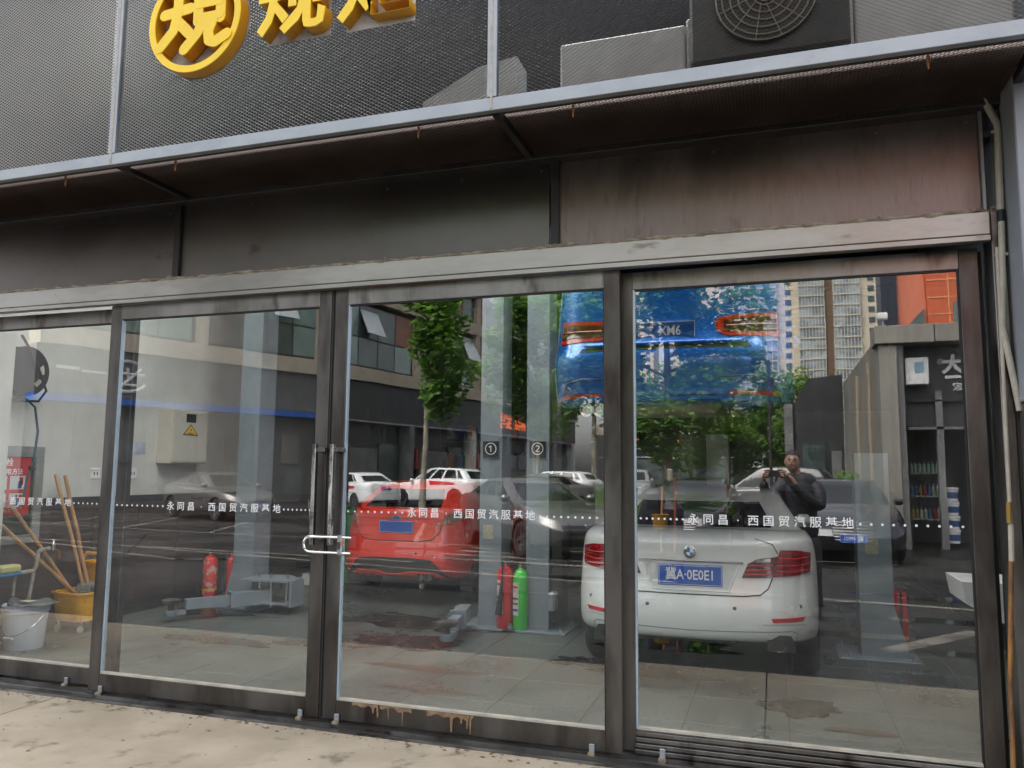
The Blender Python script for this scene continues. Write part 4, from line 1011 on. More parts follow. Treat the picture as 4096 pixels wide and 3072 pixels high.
# towers
twb = pm('tower_beige', (.74, .66, .50), (.68, .60, .46), .1, .8, space='World')
twg = pm('tower_glass', (.10, .14, .16), (.42, .50, .52), .30, .12, space='World', spec=.8)
twbr = pm('tower_brown', (.20, .13, .08), None, rough=.8)
twwin = pm('tower_window', (.05, .07, .08), (.10, .13, .14), .3, .1, space='World')
def tower(name, label, x0, x1, y, H_, plan, fh=3.0, depth=16, rz=0):
    t = thing(name, label, 'tower block', (x0, y, 0), rz)
    box('wall', twb, t, x0, x1, y-depth, y, 0, H_, world=True)
    nfl = int(H_/fh); cnt = 0; rest = MB()
    wm = {}
    for kind, a, b in plan:
        if kind == 'glass':
            bays = MB(); n = 3
            box('glazed_bay', twg, t, a, b, y, y+1.2, 3, H_-2)
            sl_ = MB()
            for k in range(nfl): sl_.box(a-.1, b+.1, y+1.2, y+1.5, 3+k*fh, 3.35+k*fh)
            for q in range(9): sl_.box(a+(b-a)*q/8-.10, a+(b-a)*q/8+.10, y+1.2, y+1.42, 3, H_-2)
            sl_.build('balcony_slab', pm('tower_slab', (.62, .57, .47), None), t, kind='stuff')
        elif kind == 'brown': box('recess_strip', twbr, t, a, b, y, y+.4, 3, H_-1)
        elif kind == 'win':
            n = max(1, int((b-a)/3.2)); ww = (b-a)/n
            for k in range(nfl):
                for q in range(n):
                    wx = a+(q+.5)*ww
                    if cnt < 290:
                        w_ = 1.6 if q % 2 == 0 else 1.0
                        if w_ not in wm: wm[w_] = MB().box(-w_/2, w_/2, -.05, .18, 0, 1.5).mesh(); wm[w_].materials.append(twwin)
                        o = bpy.data.objects.new('window', wm[w_]); COL.objects.link(o); o.parent = t; o.location = (wx-x0, 0, 4+k*fh)
                        cnt += 1
                    else: rest.box(wx-.7, wx+.7, y-.05, y+.18, 4+k*fh, 5.5+k*fh)
    if rest.v: rest.build('window', twwin, t, kind='stuff')
    return t
tower('tower_block', 'tall beige tower with glazed bays and a brown strip, nearest above the trees', -17, 29.5, -230, 99,
      [('win', -16.5, -10.5), ('glass', -10, 1.6), ('win', 2.1, 7.3), ('glass', 7.6, 14.3), ('brown', 14.5, 16.4), ('glass', 16.7, 23.4), ('win', 23.8, 29)])
tower('tower_block', 'narrow beige tower seen between the trees left of the glazed one', -57, -48, -331, 110, [('win', -56.5, -52.6), ('win', -52.2, -48.4)])
tower('tower_block', 'far beige tower partly hidden by the big tree crown', -40, -22, -300, 95, [('win', -39.5, -34), ('glass', -33.5, -27), ('win', -26.5, -22.5)])
# concrete shop wing on the right, orange block and black hut
cb = thing('concrete_building', 'raw concrete shop wing with dark open front and parapet at the right', 'building', (2.2, -14, 0))
box('side_wall', conc, cb, 2.2, 2.45, -23.5, -14.5, 0, 4.55); box('pier', conc, cb, 2.2, 2.56, -14.48, -13.94, 0, 4.35)
for x0, x1 in ((2.12, 3.28), (3.30, 4.9), (4.92, 8)): box('parapet', conc, cb, x0, x1, -14.7, -13.86, 4.37, 4.76, .01)
box('reveal', grey_clad, cb, 2.563, 2.70, -15.2, -14.0, 0, 4.36); box('rear_wall', black_clad, cb, 2.46, 8, -16.6, -16.3, 0, 4.36); box('roof', black_clad, cb, 2.46, 8, -23, -14.72, 4.37, 4.6)
box('dark_sign_board', black_clad, cb, 2.71, 8, -14.5, -14.4, 2.6, 4.36)
box('shop_post', greyp, cb, 3.33, 3.46, -14.45, -14.3, 0, 3.35); box('rail', greyp, cb, 2.8, 7, -14.37, -14.3, 2.52, 2.58); box('rail', blackmetal, cb, 2.8, 7, -14.37, -14.3, 3.13, 3.17)
text('sign_letter', '大', .42, (3.70, -14.37, 3.90), white_sign, cb, rz=math.pi, ex=.02, offset=.02)
text('sign_letter', '大管家', .2, (3.98, -14.37, 3.42), white_sign, cb, rz=math.pi, ex=.01)
text('sign_mark', '®', .2, (3.47, -14.37, 3.98), white_sign, cb, rz=math.pi, ex=.01)
box('letter_bar', white_sign, cb, 3.55, 3.95, -14.39, -14.37, 3.62, 3.68)
for y in (-15.6, -18.4): MB().tube([(2.16, y, 4.2), (2.16, y, .2)], .06, 8).build('downpipe', pm('pipe_beige', (.32, .27, .2), None, rough=.7), cb)
aq = thing('air_conditioner', 'white air conditioner unit hung high in the dark concrete shop front', 'air conditioner', (2.97, -14.3, 3.75)); MB().box(2.75, 3.2, -14.38, -14.12, 3.48, 4.08, .02).build('casing', acw, aq); box('label_sheet', pm('label_blue', (.2, .35, .42), None), aq, 2.93, 3.1, -14.118, -14.112, 3.75, 3.98)
shf = thing('shop_shelf', 'shelf rack of small bottles inside the dark concrete shop', 'shelf', (3.15, -15.1, 0))
for z in (.6, 1.1, 1.6): box('shelf_board', greyp, shf, 2.85, 3.5, -15.3, -15.0, z-.03, z)
for x in (2.85, 3.48): box('upright', blackmetal, shf, x, x+.03, -15.3, -15.0, 0, 2.0)
cols = [(.22, .34, .26), (.25, .25, .24), (.16, .02, .02), (.03, .09, .16), (.2, .15, .03), (.02, .07, .04)]
for z in (.6, 1.1, 1.6):
    for i in range(7):
        ci = rnd.randrange(6) if z < 1.5 else 0
        o = MB().lathe([(.035, 0), (.037, .16), (.015, .2), (.015, .25), (.001, .25)], n=10).build('bottle', pm('bottle%d' % ci, cols[ci], None, rough=.4), None)
        o.location = (2.92+i*.085, -15.1, z); tag(o, '%s bottle, %s on the %s shelf of the concrete shop' % (['pale green', 'white', 'red', 'blue', 'mustard yellow', 'dark green'][ci], ['nearest the pier', 'second from the pier', 'third from the pier', 'in the middle', 'third from the buckets', 'second from the buckets', 'nearest the buckets'][i], {1.6: 'top', 1.1: 'middle', .6: 'bottom'}[z]), 'bottle', 'bottles in the concrete shop')
bk_m = pm('bucket_label_blue', (.05, .1, .25), None, rough=.4)
for k in range(4):
    b_ = thing('paint_bucket', ['bottom white paint bucket of the stack in the concrete shop', 'second white paint bucket from the ground in the stack', 'third white paint bucket from the ground in the stack', 'topmost white paint bucket of the stack in the concrete shop'][k], 'bucket', (3.66, -14.9, .1+k*.30), group='stacked paint buckets')
    MB().lathe([(.11, 0), (.13, .24), (.14, .25), (.14, .285), (.001, .29)], n=18, o=(3.66, -14.9, .1+k*.30)).build('pail', white_gloss, b_, smooth=True); MB().lathe([(.119, .06), (.128, .19)], n=18, o=(3.66, -14.9, .1+k*.30)).build('label', bk_m, b_)
ob = thing('orange_building', 'orange clad block with panel joints and dark stair slab behind the concrete wing', 'building', (5, -30, 0))
og = pm('orange_panel', (.66, .13, .045), (.60, .11, .04), .3, .4, space='World'); ogd = pm('orange_panel_light', (.74, .22, .12), None, rough=.4)
box('wall', og, ob, 5.95, 12, -40, -30, 0, 14); box('angled_wall', ogd, ob, 4.9, 5.94, -32, -30.2, 0, 14)
box('dark_slab', pm('navy_clad', (.025, .03, .05), None, rough=.4), ob, 4.27, 4.88, -31.5, -30, 0, 14); 
MB().prism([(5.0, 7.2), (5.85, 8.2), (5.85, 7.2)], -30.1, -30.05).build('dark_wedge', windark, ob)
for z in (7.9, 8.6, 9.3, 10.0, 10.7): box('panel_joint', pm('joint_pale', (.85, .4, .15), None), ob, 5.96, 12, -30, -29.98, z, z+.04)
for x in (6.7, 8.2, 9.6): box('panel_joint', pm('joint_pale', (.85, .4, .15), None), ob, x, x+.04, -30, -29.97, 0, 14)
box('window', windark, ob, 6.85, 8, -30, -29.96, 7.2, 8.4)
hut = thing('black_shed', 'black metal clad shed with sloped top between the trees and the concrete wall', 'shed', (1.5, -24, 0))
MB().prism([(.7, 0), (2.19, 0), (2.19, 4.85), (1.15, 4.75), (.7, 3.9)], -28, -23.6).build('wall', black_clad, hut)
box('shed_window', windark, hut, .9, 1.6, -23.598, -23.55, 1.2, 2.6); box('door_panel', greyp, hut, 1.8, 2.1, -23.598, -23.56, .1, 2.3)
box('grey_post', greyp, hut, .35, .62, -24, -23.7, 0, 3.9)
lp = thing('flood_lamp', 'small white flood lamp standing on the concrete parapet', 'lamp', (2.35, -14.2, 4.76)); MB().box(2.32, 2.36, -14.2, -14.16, 4.76, 4.95).build('post', galv, lp); MB().box(2.22, 2.44, -14.25, -14.1, 4.95, 5.1, .02).build('lamp_head', white_gloss, lp)
pole = thing('street_pole', 'thin black pole with a small box beside the green trees', 'pole', (-.1, -16, 0)); MB().tube([(-.1, -19, 0), (-.1, -19, 4.8)], .045, 8).build('shaft', blackmetal, pole); box('junction_box', blackmetal, pole, -.2, 0, -19.1, -18.9, 3.8, 4.0)
# ------------------------------------------------------------------ road paint
line_m = pm('road_paint', (.22, .19, .155), (.07, .065, .055), 2.5, .7, space='World')
def road_line(x0, y0, x1, y1, w=.14):
    d = Vector((x1-x0, y1-y0, 0)); n_ = Vector((-d.y, d.x, 0)).normalized()*w/2
    a, b = Vector((x0, y0, -.008)), Vector((x1, y1, -.008))
    struct(MB().raw([a-n_, b-n_, b+n_, a+n_], [(0, 1, 2, 3)]).build('parking_line', line_m))
for y in (-8.5, -9.15, -9.8, -10.45, -11.1): road_line(-1.9, y, -6.0, y-.5, .2)
road_line(.9, -3.3, 1.9, -4.6, .2)
road_line(-13, -8.6, 3, -5.9, .12)
for k in range(7): road_line(-22+k*2.9, -12.5+k*.2, -24.5+k*2.9, -17.5, .12)
road_line(-24, -12.8, -3.5, -11.2, .12); road_line(-22, -9.2, -6, -8.2, .12); road_line(-22, -10.2, -10, -7.0, .12)
road_line(2.6, -7.5, 3.6, -9.5, .14)
wet = pm('puddle_water', (.012, .012, .013), None, rough=.02, spec=.9)
for k, (x, y, a, b) in enumerate(((.6, -4.0, .9, .16), (1.2, -5.1, 1.2, .2), (-.2, -6.2, 1.6, .22), (1.7, -3.4, .5, .12), (-4.5, -5.6, 1.4, .25), (-8.2, -7.1, 1.8, .3), (-.9, -2.9, .55, .28), (2.4, -6.8, 1.5, .25), (-2.6, -7.2, 1.2, .18))):
    n = 40; rr = random.Random(k); ph_ = [rr.uniform(0, 6.28) for _ in range(5)]
    pts = [(x+a*math.cos(t_)*(1+.22*math.sin(3*t_+ph_[0])+.15*math.sin(5*t_+ph_[1])+.08*math.sin(9*t_+ph_[2])), y+b*math.sin(t_)*(1+.15*math.sin(2*t_+ph_[3])+.06*math.sin(7*t_+ph_[4])), -.0085) for t_ in [6.2832*i/n for i in range(n)]]
    if y < -2.2: struct(MB().raw(pts, [tuple(range(n))]).build('puddle', wet))
pk = struct(MB().box(-40, -3.2, -29, -23.4, -.02, .0).build('parking_strip', pm('strip_asphalt', (.02, .02, .02), (.035, .035, .035), .6, .6, space='World')))
# ------------------------------------------------------------------ trees and hedges
def leaf_mat(name, c1, c2, c3):
    m = pm(name, c1, c2, 1.3, .5, space='World', c3=c3, s3=9, lo3=.45, hi3=.65, detail=3); b = m.node_tree.nodes['Principled BSDF']
    n = m.node_tree; L = n.links.new
    tr = n.nodes.new('ShaderNodeBsdfTranslucent'); tr.inputs[0].default_value = (c1[0]*1.6, c1[1]*1.8, c1[2], 1)
    mx = n.nodes.new('ShaderNodeMixShader'); mx.inputs[0].default_value = .45; o = n.nodes['Material Output']
    L(b.outputs[0], mx.inputs[1]); L(tr.outputs[0], mx.inputs[2]); L(mx.outputs[0], o.inputs[0]); return m
leafA = leaf_mat('plane_leaf', (.145, .27, .055), (.065, .15, .03), (.26, .38, .11))
leafB = leaf_mat('dense_leaf', (.09, .18, .035), (.045, .11, .02), (.16, .26, .07))
leafC = leaf_mat('far_leaf', (.16, .27, .06), (.09, .18, .04), (.24, .34, .10))
bark = pm('mottled_bark', (.36, .34, .27), (.20, .16, .11), 3.5, .85, stretch=(1, 1, .5), c3=(.5, .49, .42), s3=5, lo3=.55, hi3=.65, bump=.3)
def leaves(n, pts, size, rr, flat=.6):
    """n leaves in clumps round pts; five-point leaves folded on the midrib"""
    V = []; F = []
    for i in range(n):
        c, r_ = pts[rr.randrange(len(pts))]
        d = Vector((rr.gauss(0, 1), rr.gauss(0, 1), rr.gauss(0, .8))); d.normalize()
        p = Vector(c)+d*r_*rr.uniform(.25, 1)**.5; s_ = size*rr.uniform(.6, 1.25)
        u = Vector((rr.uniform(-1, 1), rr.uniform(-1, 1), rr.uniform(-.7, .3))).normalized(); w = u.cross(Vector((rr.uniform(-.5, .5), rr.uniform(-.5, .5), 1))).normalized(); nn = u.cross(w)
        k = len(V); V += [p, p+u*s_*.45+w*s_*.5+nn*s_*.12, p+u*s_, p+u*s_*.45-w*s_*.5+nn*s_*.12]; F += [(k, k+1, k+2), (k, k+2, k+3)]
    return [tuple(v) for v in V], F
def tree(label, x, y, h, z0, rx, n, size, lm, tr_, seedv, spread=1., ox=0.):
    rr = random.Random(seedv); t = thing('tree', label, 'tree', (x, y, 0), group='trees along the street')
    tk = [(x, y, -.05)]; px_, py_ = x, y
    for k in range(1, 9): px_ += rr.uniform(-.06, .06)*spread; py_ += rr.uniform(-.06, .06); tk.append((px_, py_, h*.92*k/8))
    MB().tube(tk, [tr_*(1.15 if k == 0 else 1-.8*k/8) for k in range(9)], 10).build('trunk', bark, t, smooth=True)
    br = MB(); pts = []
    nb = 16
    for i in range(nb):
        f = (i+.5)/nb; z = lerp(f, z0, h); a = rr.uniform(0, 6.28); rad = rx*(math.sin(math.pi*min(1, .15+f*.8))**.7)*rr.uniform(.55, 1.)
        k = min(8, int(z*.95/h*8)); bs = Vector(tk[k]); bs.z = max(z-rad*.5, z0*.7)
        e = Vector((x+ox+math.cos(a)*rad, y+math.sin(a)*rad, z)); m_ = (bs+e)/2+Vector((0, 0, -.1*rad))
        br.tube([bs, m_, e], [tr_*.3, tr_*.18, tr_*.06], 5)
        for q in range(4): c = lerp(rr.uniform(.35, 1.1), bs, e); pts.append((c, rx*rr.uniform(.16, .34)))
    br.build('limb', bark, t, kind='stuff')
    V, F = leaves(n, pts, size, rr); MB().raw(V, F).build('crown', lm, t, kind='stuff')
    return t
tree('slim plane tree with large pale leaves nearest the red hatchback reflection', -11.47, -20.52, 10.5, 3.9, 2.4, 5200, .26, leafA, .115, 11, ox=-.55)
tree('slim plane tree with a spotted trunk in front of the orange lettered fascia', -11.2, -33.5, 12.5, 4.4, 3.6, 11000, .29, leafA, .13, 12)
tree('thin trunk standing in the hedge by the white estate car', -8.1, -32.5, 12, 6.0, 3.0, 7000, .27, leafA, .14, 13)
tree('broad dense tree whose crown fills the top of the right pane', -3.6, -24.5, 11.5, 3.6, 4.4, 24000, .25, leafA, .2, 14, 2, ox=-.45)
tree('bushy tree behind the parked cars, left of the pole', -2.1, -33, 7.2, 2.0, 2.6, 6500, .22, leafC, .13, 15)
tree('bushy tree behind the parked cars, right of the pole', .1, -36, 6.6, 2.0, 2.6, 5500, .22, leafC, .12, 16)
tree('pale bushy tree furthest down the street beside the black shed', -4.6, -42, 8, 2.4, 3.0, 5500, .26, leafC, .14, 17)
tree('small bushy tree showing over the black shed', 1.4, -33, 5.6, 2.2, 2.0, 3500, .2, leafC, .1, 18)
def hedge(label, x0, x1, y0, y1, h, n, seedv, lm=leafA, z0=0):
    rr = random.Random(seedv); pts = [((rr.uniform(x0, x1), rr.uniform(y0, y1), z0+h*rr.uniform(.25, .85)), .24) for _ in range(int(12+(x1-x0)*(y1-y0)*14))]
    V, F = leaves(n, pts, .11, rr); o = MB().raw(V, F).build('hedge', lm); tag(o, label, 'hedge', kind='stuff'); return o
hedge('leafy green hedge strip round the thin tree trunk', -9.4, -5.8, -28.4, -26.0, .95, 5200, 21)
hedge('low green hedge behind the dark saloon and the cart', -5.2, -2.6, -15.6, -14.4, 1.0, 2600, 22)
hedge('fresh green hedge growing before the black shed', .3, 2.1, -19.6, -18.4, 1.75, 3600, 23)
# ------------------------------------------------------------------ parked cars outside
def real(cx, cyv, ang): return (cx, -cyv, 0), -ang      # mirrored position and heading
silver = paint('dark_grey', (.17, .165, .16), .6); blk = paint('black', (.012, .013, .016), .1, .2); grey_p = paint('bronze_grey', (.13, .12, .11), .6); white2 = paint('white_two', (.84, .86, .86)); silv = paint('silver', (.42, .43, .43), .6); navy = paint('charcoal_blue', (.022, .024, .032), .3, .22)
sed = dict(kind='sedan', L=4.75, W=1.82, H=1.46, deck=1.05, zrear=.3, ax0=-1.38, ax1=1.40, wr=.33,
           belt=[(-2.37, 1.02), (-2.1, 1.06), (-1.5, 1.05), (.8, .96), (1.3, .92), (2.0, .80), (2.37, .66)], g=(-1.9, 1.15, -1.05, .15))
suv = dict(kind='suv', L=4.68, W=1.88, H=1.68, deck=1.1, zrear=.34, ax0=-1.42, ax1=1.42, wr=.38,
           belt=[(-2.34, 1.16), (-1.5, 1.14), (.8, 1.06), (1.2, 1.04), (1.9, .98), (2.34, .80)], g=(-2.14, 1.2, -1.72, .25), roofw=.66, bul=1.2)
def quad_rings(t, h):
    b = MB()
    for k in range(4): b.tube([(h.x+.02, -.12+k*.08+.05*math.cos(a*math.pi/8), h.z-.06+.05*math.sin(a*math.pi/8)) for a in range(17)], .007, 5)
    b.build('grille_emblem', chrome, t, world=False)
def h_badge(t, h):
    b = MB()
    for y in (-.035, .035): b.box(h.x, h.x+.02, y-.012, y+.012, h.z-.06, h.z+.02)
    b.box(h.x, h.x+.018, -.03, .03, h.z-.03, h.z-.012).box(h.x-.01, h.x+.004, -.06, .06, h.z-.07, h.z+.03, .01); b.build('grille_emblem', chrome, t, world=False)
def oval(t, h): 
    o = MB().lathe([(.001, .004), (.07, .003), (.075, -.01)], n=20, axis='x').build('grille_emblem', chrome, t, world=False); o.location = h; o.scale = (1, 1, .45)
G_ = 'cars parked in the street'
cars = [
 ('saloon_car', 'bronze grey saloon parked outside the blue striped shops', dict(sed, paint=grey_p, H=1.49), real(-17.0, 16.9, -22), 'f', dict(plate='冀A', badge=oval)),
 ('saloon_car', 'white saloon seen from behind beside the slim plane tree', dict(sed, paint=white2, L=4.6, H=1.47, belt=[(-2.3, 1.06), (-1.8, 1.08), (.8, .96), (1.3, .92), (2.0, .80), (2.3, .66)], g=(-1.8, 1.1, -1.0, .15)), real(-16.1, 24.3, 147), 'r', dict(plate='冀A·')),
 ('suv_car', 'white sport utility car with red tail lights behind the tree trunk', dict(suv, paint=white2, rim=rim_dark), real(-13.9, 27.6, 166), 'r', dict(plate=None)),
 ('saloon_car', 'dark grey saloon with chrome grille nearest the two lift posts', dict(sed, paint=silver, L=4.75, gbars=1, gw=.5), real(-4.75, 11.2, -48), 'f', dict(plate=None, badge=h_badge, lamp=lamp_clear)),
 ('estate_car', 'white estate car with green number plate behind the hedge', dict(suv, paint=white2, H=1.58), real(-9.6, 30.4, 168), 'r', dict(plate='冀A·D', pm_=plate_green)),
 ('saloon_car', 'silver saloon with tinted side windows between the dark saloon and the hedge', dict(sed, paint=silv), real(-8.3, 23.2, -128), 'f', dict(plate=None)),
 ('suv_car', 'white sport utility car facing the workshop at the far shop row', dict(suv, paint=white2), real(-7.0, 37, -86), 'f', dict(plate='冀A·', lamp=lamp_clear)),
 ('saloon_car', 'glossy black saloon facing the workshop behind the cleaning cart', dict(sed, paint=blk, L=4.9, W=1.88), real(-1.75, 13.9, -93), 'f', dict(plate=None, lamp=lamp_clear)),
 ('people_carrier', 'long black people carrier parked crossways behind the photographer', dict(suv, paint=blk, L=5.1, H=1.78, W=1.95), real(-.3, 20.6, 176), 'f', dict(plate=None)),
 ('saloon_car', 'charcoal limousine with wide barred grille and mirrored blue plate', dict(sed, paint=navy, L=5.1, W=1.95, H=1.47, gw=.36, gz=(.42, .74), gbars=7, pz=.47), real(1.2, 12.8, -89), 'f', dict(plate='冀J 49821', badge=quad_rings)),
]
for nm, lab, p, (loc, hd_), side, kw in cars:
    t_, sh_ = make_car(nm, lab, 'car', p, loc, hd_, group=G_)
    if side == 'f': std_front(t_, sh_, p, **kw); 
    else: std_rear(t_, sh_, p, **kw)
# ------------------------------------------------------------------ cleaning cart
ct = thing('cleaning_cart', 'cleaning cart with dark bags, yellow tub and upright wooden poles before the black saloon', 'cart', (-1.65, -7.75, 0))
bagm = pm('dark_bag', (.015, .016, .025), (.04, .04, .05), 6, .35, bump=.6, bscale=9)
for x0, x1, z0, z1 in ((-1.98, -1.62, .55, 1.32), (-1.72, -1.35, .5, 1.1)):
    o = MB().box(x0, x1, -7.95, -7.6, z0, z1, .09).build('bag', bagm, ct, smooth=True)
box('deck', blackmetal, ct, -2.0, -1.3, -8.0, -7.5, .28, .34)
for x in (-1.9, -1.4):
    for y in (-7.9, -7.6): MB().lathe([(.09, -.02), (.1, 0), (.09, .02)], n=16, axis='x', o=(x, y, .10)).build('wheel', trimb, ct)
MB().lathe([(.10, 0), (.13, .2), (.14, .21)], n=18, o=(-1.66, -7.52, .72)).build('tub', pm('tub_yellow', (.35, .19, .02), None, rough=.5), ct, smooth=True)
wood = pm('wood_pole', (.50, .27, .12), (.36, .18, .08), 9, .6, stretch=(1, 1, .1), bump=.15)
for x, z, m_ in ((-1.66, 1.35, wood), (-1.46, 1.5, pm('red_wood', (.32, .08, .04), None))): MB().tube([(x, -7.6, .35), (x+.02, -7.6, z)], .016, 8).build('pole', m_, ct)
MB().box(-1.56, -1.48, -7.66, -7.56, 1.42, 1.62, .02).build('brush_head', pm('bristle', (.4, .35, .28), None, rough=.9), ct)
# ------------------------------------------------------------------ things inside the workshop
# two-post lifts
dusty = pm('dusty_black', (.04, .04, .04), (.12, .115, .10), 8, .7)
plate_m = pm('nameplate', (.5, .46, .36), (.4, .37, .3), 30, .4, metal=.3)
def post(label, x, y, sgn, num=None, w=.27, h=4.1, arm=None, plate=False):
    t = thing('lift_post', label, 'car lift', (x, y, 0), group='posts of the car lifts')
    b = MB(); b.box(x-w/2, x+w/2, y-.02, y+.0, .02, h); b.box(x-w/2, x-w/2+.02, y, y+.28, .02, h); b.box(x+w/2-.02, x+w/2, y, y+.28, .02, h); b.build('column', lift_grey, t)
    box('base_plate', lift_grey, t, x-.32, x+.32, y-.16, y+.42, .0, .022, .004)
    for q in (-.26, .26):
        for yy in (-.11, .36): MB().lathe([(.016, .022), (.016, .05), (.007, .052), (.007, .075)], n=6, o=(x+q, y+yy, 0)).build('anchor_bolt', galv, t)
    MB().prism([(x+w/2*sgn, .022), (x+(w/2+.12)*sgn, .022), (x+w/2*sgn, .45)], y-.02, y-.005).build('gusset', lift_grey, t)
    if num:
        o = box('number_board', trimb, t, x-.085, x+.085, y-.034, y-.021, 1.70, 1.87); 
        text('number', num, .15, (x, y-.036, 1.785), white_vinyl, t, ex=.001)
    if plate:
        box('nameplate', plate_m, t, x-.075, x+.03, y-.026, y-.0205, .88, 1.02)
    return t
P1 = post('lift post numbered one, beside the orange red hatchback', -2.765, 3.2, 1, '①', plate=True, w=.235)
P2 = post('lift post numbered two, green extinguisher at its left foot', -2.265, 3.2, -1, '②', w=.235)
P3 = post('pale lift post by the left wall, two red extinguishers at its foot', -5.80, 3.3, -1)
P4 = post('lift post right of the white saloon, half hidden by reflections', .80, 3.1, 1, plate=True, h=1.75)
for nm, x in (('hydraulic_box', -2.12),): box(nm, trimb, P2, x, x+.10, 3.2, 3.45, .1, 2.6); MB().box(-2.13, -2.05, 3.05, 3.2, .22, .40, .02).build('valve', galv, P2)
def arm(label, pts, padpos, t):
    b = MB(); (x0, y0), (x1, y1), (x2, y2) = pts
    def beam(nm, a, c, w, z0, z1):
        d = Vector((c[0]-a[0], c[1]-a[1], 0)); n_ = Vector((-d.y, d.x, 0)).normalized()*w/2; A, B = Vector((*a, 0)), Vector((*c, 0))
        v = [A-n_, B-n_, B+n_, A+n_]; V = [(p.x, p.y, z) for z in (z0, z1) for p in v]
        MB().raw(V, [(0, 1, 2, 3), (4, 7, 6, 5), (0, 4, 5, 1), (1, 5, 6, 2), (2, 6, 7, 3), (3, 7, 4, 0)]).build(nm, lift_grey, t)
    beam('arm_outer', (x0, y0), (x1, y1), .13, .10, .24); beam('arm_inner', (x1, y1), (x2, y2), .10, .115, .215)
    beam('arm_collar', (lerp(.93, x0, x1), lerp(.93, y0, y1)), (x1, y1), .15, .09, .255)
    px_, py_ = padpos
    MB().lathe([(.06, .06), (.065, .07), (.065, .115), (.06, .12)], n=18, o=(px_, py_, 0)).build('pad_cup', lift_grey, t, smooth=True)
    MB().lathe([(.028, .12), (.028, .17), (.085, .185), (.095, .20), (.095, .225), (.08, .23), (.001, .23)], n=18, o=(px_, py_, 0)).build('arm_pad', dusty, t, smooth=True)
    beam('arm_tip', (x2, y2), (px_, py_), .085, .07, .11)
arm('', ((-5.35, 3.15), (-5.60, 2.80), (-5.85, 2.42)), (-5.92, 2.30), P3)
arm('', ((-2.98, 3.05), (-2.88, 2.62), (-2.84, 2.40)), (-2.82, 2.22), P1)
# swing bracket of the left lift with its pins
for z in (.10, .34): MB().prism([(-5.62, 3.0), (-5.05, 3.05), (-5.0, 3.25), (-5.3, 3.5), (-5.66, 3.42)], z, z+.02, 'xy').build('bracket_plate', lift_grey, P3)
for x, y in ((-5.48, 3.16), (-5.30, 3.12), (-5.12, 3.16)): MB().tube([(x, y, .06), (x, y, .42)], .018, 10).build('pivot_pin', chrome, P3, smooth=True)
box('bracket_web', lift_grey, P3, -5.03, -5.0, 3.06, 3.30, .08, .36)
MB().prism([(-5.93, 0.02), (-5.5, .24), (-5.28, .30), (-5.28, .24), (-5.55, .14)], 3.26, 3.28).build('gusset', lift_grey, P3)
# extinguishers
ext_red = pm('extinguisher_red', (.82, .02, .025), (.7, .015, .02), 6, .28, coat=.6)
ext_worn = pm('extinguisher_worn', (.72, .03, .03), (.55, .42, .34), 14, .5, lo=.5, hi=.58)
ext_green = pm('extinguisher_green', (.06, .68, .07), None, rough=.28, coat=.6)
lab_m = pm('paper_label', (.72, .70, .66), (.6, .5, .48), 40, .6)
def ext(label, x, y, m, h=.50, r=.075, horn=True, lab=True, strap=None, ang=-100, group='fire extinguishers on the workshop floor'):
    t = thing('fire_extinguisher', label, 'fire extinguisher', (x, y, 0), group=group)
    MB().lathe([(r*.9, 0), (r, .015), (r, h-.09), (r*.93, h-.05), (r*.7, h-.015), (.028, h), (.022, h+.02)], n=24, o=(x, y, 0)).build('cylinder', m, t, smooth=True)
    MB().lathe([(.02, h+.0), (.024, h+.01), (.024, h+.04), (.012, h+.045)], n=12, o=(x, y, 0)).build('valve', pm('valve_brass', (.45, .38, .22), None, rough=.4, metal=.7), t, smooth=True)
    b = MB().tube([(x-.02, y, h+.05), (x+.05, y-.02, h+.065), (x+.09, y-.03, h+.05)], .009, 6); b.build('lever', trimb, t)
    MB().tube([(x-.02, y, h+.045), (x+.03, y-.02, h+.03), (x+.07, y-.03, h+.022)], .008, 6).build('carry_handle', trimb, t)
    a0 = R(ang)
    if horn: 
        hx, hy = x+(r+.02)*math.cos(a0), y+(r+.02)*math.sin(a0)
        MB().tube([(x-.01, y-.02, h+.03), (hx+.02, hy, h+.01), (hx+.02, hy-.01, h-.1), (hx+.01, hy-.012, h-.25), (hx-.015, hy-.012, .16)], [.009, .010, .011, .02, .034], 10).build('hose', trimb, t, smooth=True)
    if lab:
        V = []; F = []; n = 7
        for i in range(n+1):
            a = R(ang-50)+R(62)*i/n
            for z in (.16, h-.13): V.append((x+(r+.002)*math.cos(a), y+(r+.002)*math.sin(a), z))
        F = [(2*i, 2*i+2, 2*i+3, 2*i+1) for i in range(n)]
        o = MB().raw(V, F).build('paper_label', lab_m, t)
        for z, c in ((h-.18, ext_red), (.26, pm('label_print', (.15, .12, .12), None)), (.31, pm('label_print', (.15, .12, .12), None)), (.20, plate_blue)):
            V = []
            for i in range(n+1):
                a = R(ang-46)+R(54)*i/n
                for zz in (z, z+.02): V.append((x+(r+.0035)*math.cos(a), y+(r+.0035)*math.sin(a), zz))
            MB().raw(V, [(2*i, 2*i+2, 2*i+3, 2*i+1) for i in range(n)]).build('label_print', c, o)
    if strap: MB().lathe([(r+.002, strap), (r+.003, strap+.02)], n=24, o=(x, y, 0)).build('yellow_band', pm('band_yellow', (.75, .5, .1), None), t)
    return t
ext('worn red extinguisher with peeling paint, left of the pair at the left lift post', -6.30, 3.35, ext_worn, .55, .082, False, False, .16)
ext('bright red extinguisher with hose between the worn one and the pale post', -6.06, 3.42, ext_red, .55, .082, True, False, .12)
ext('red extinguisher with white label and black horn between the numbered posts', -2.59, 3.16, ext_red, .62, .085)
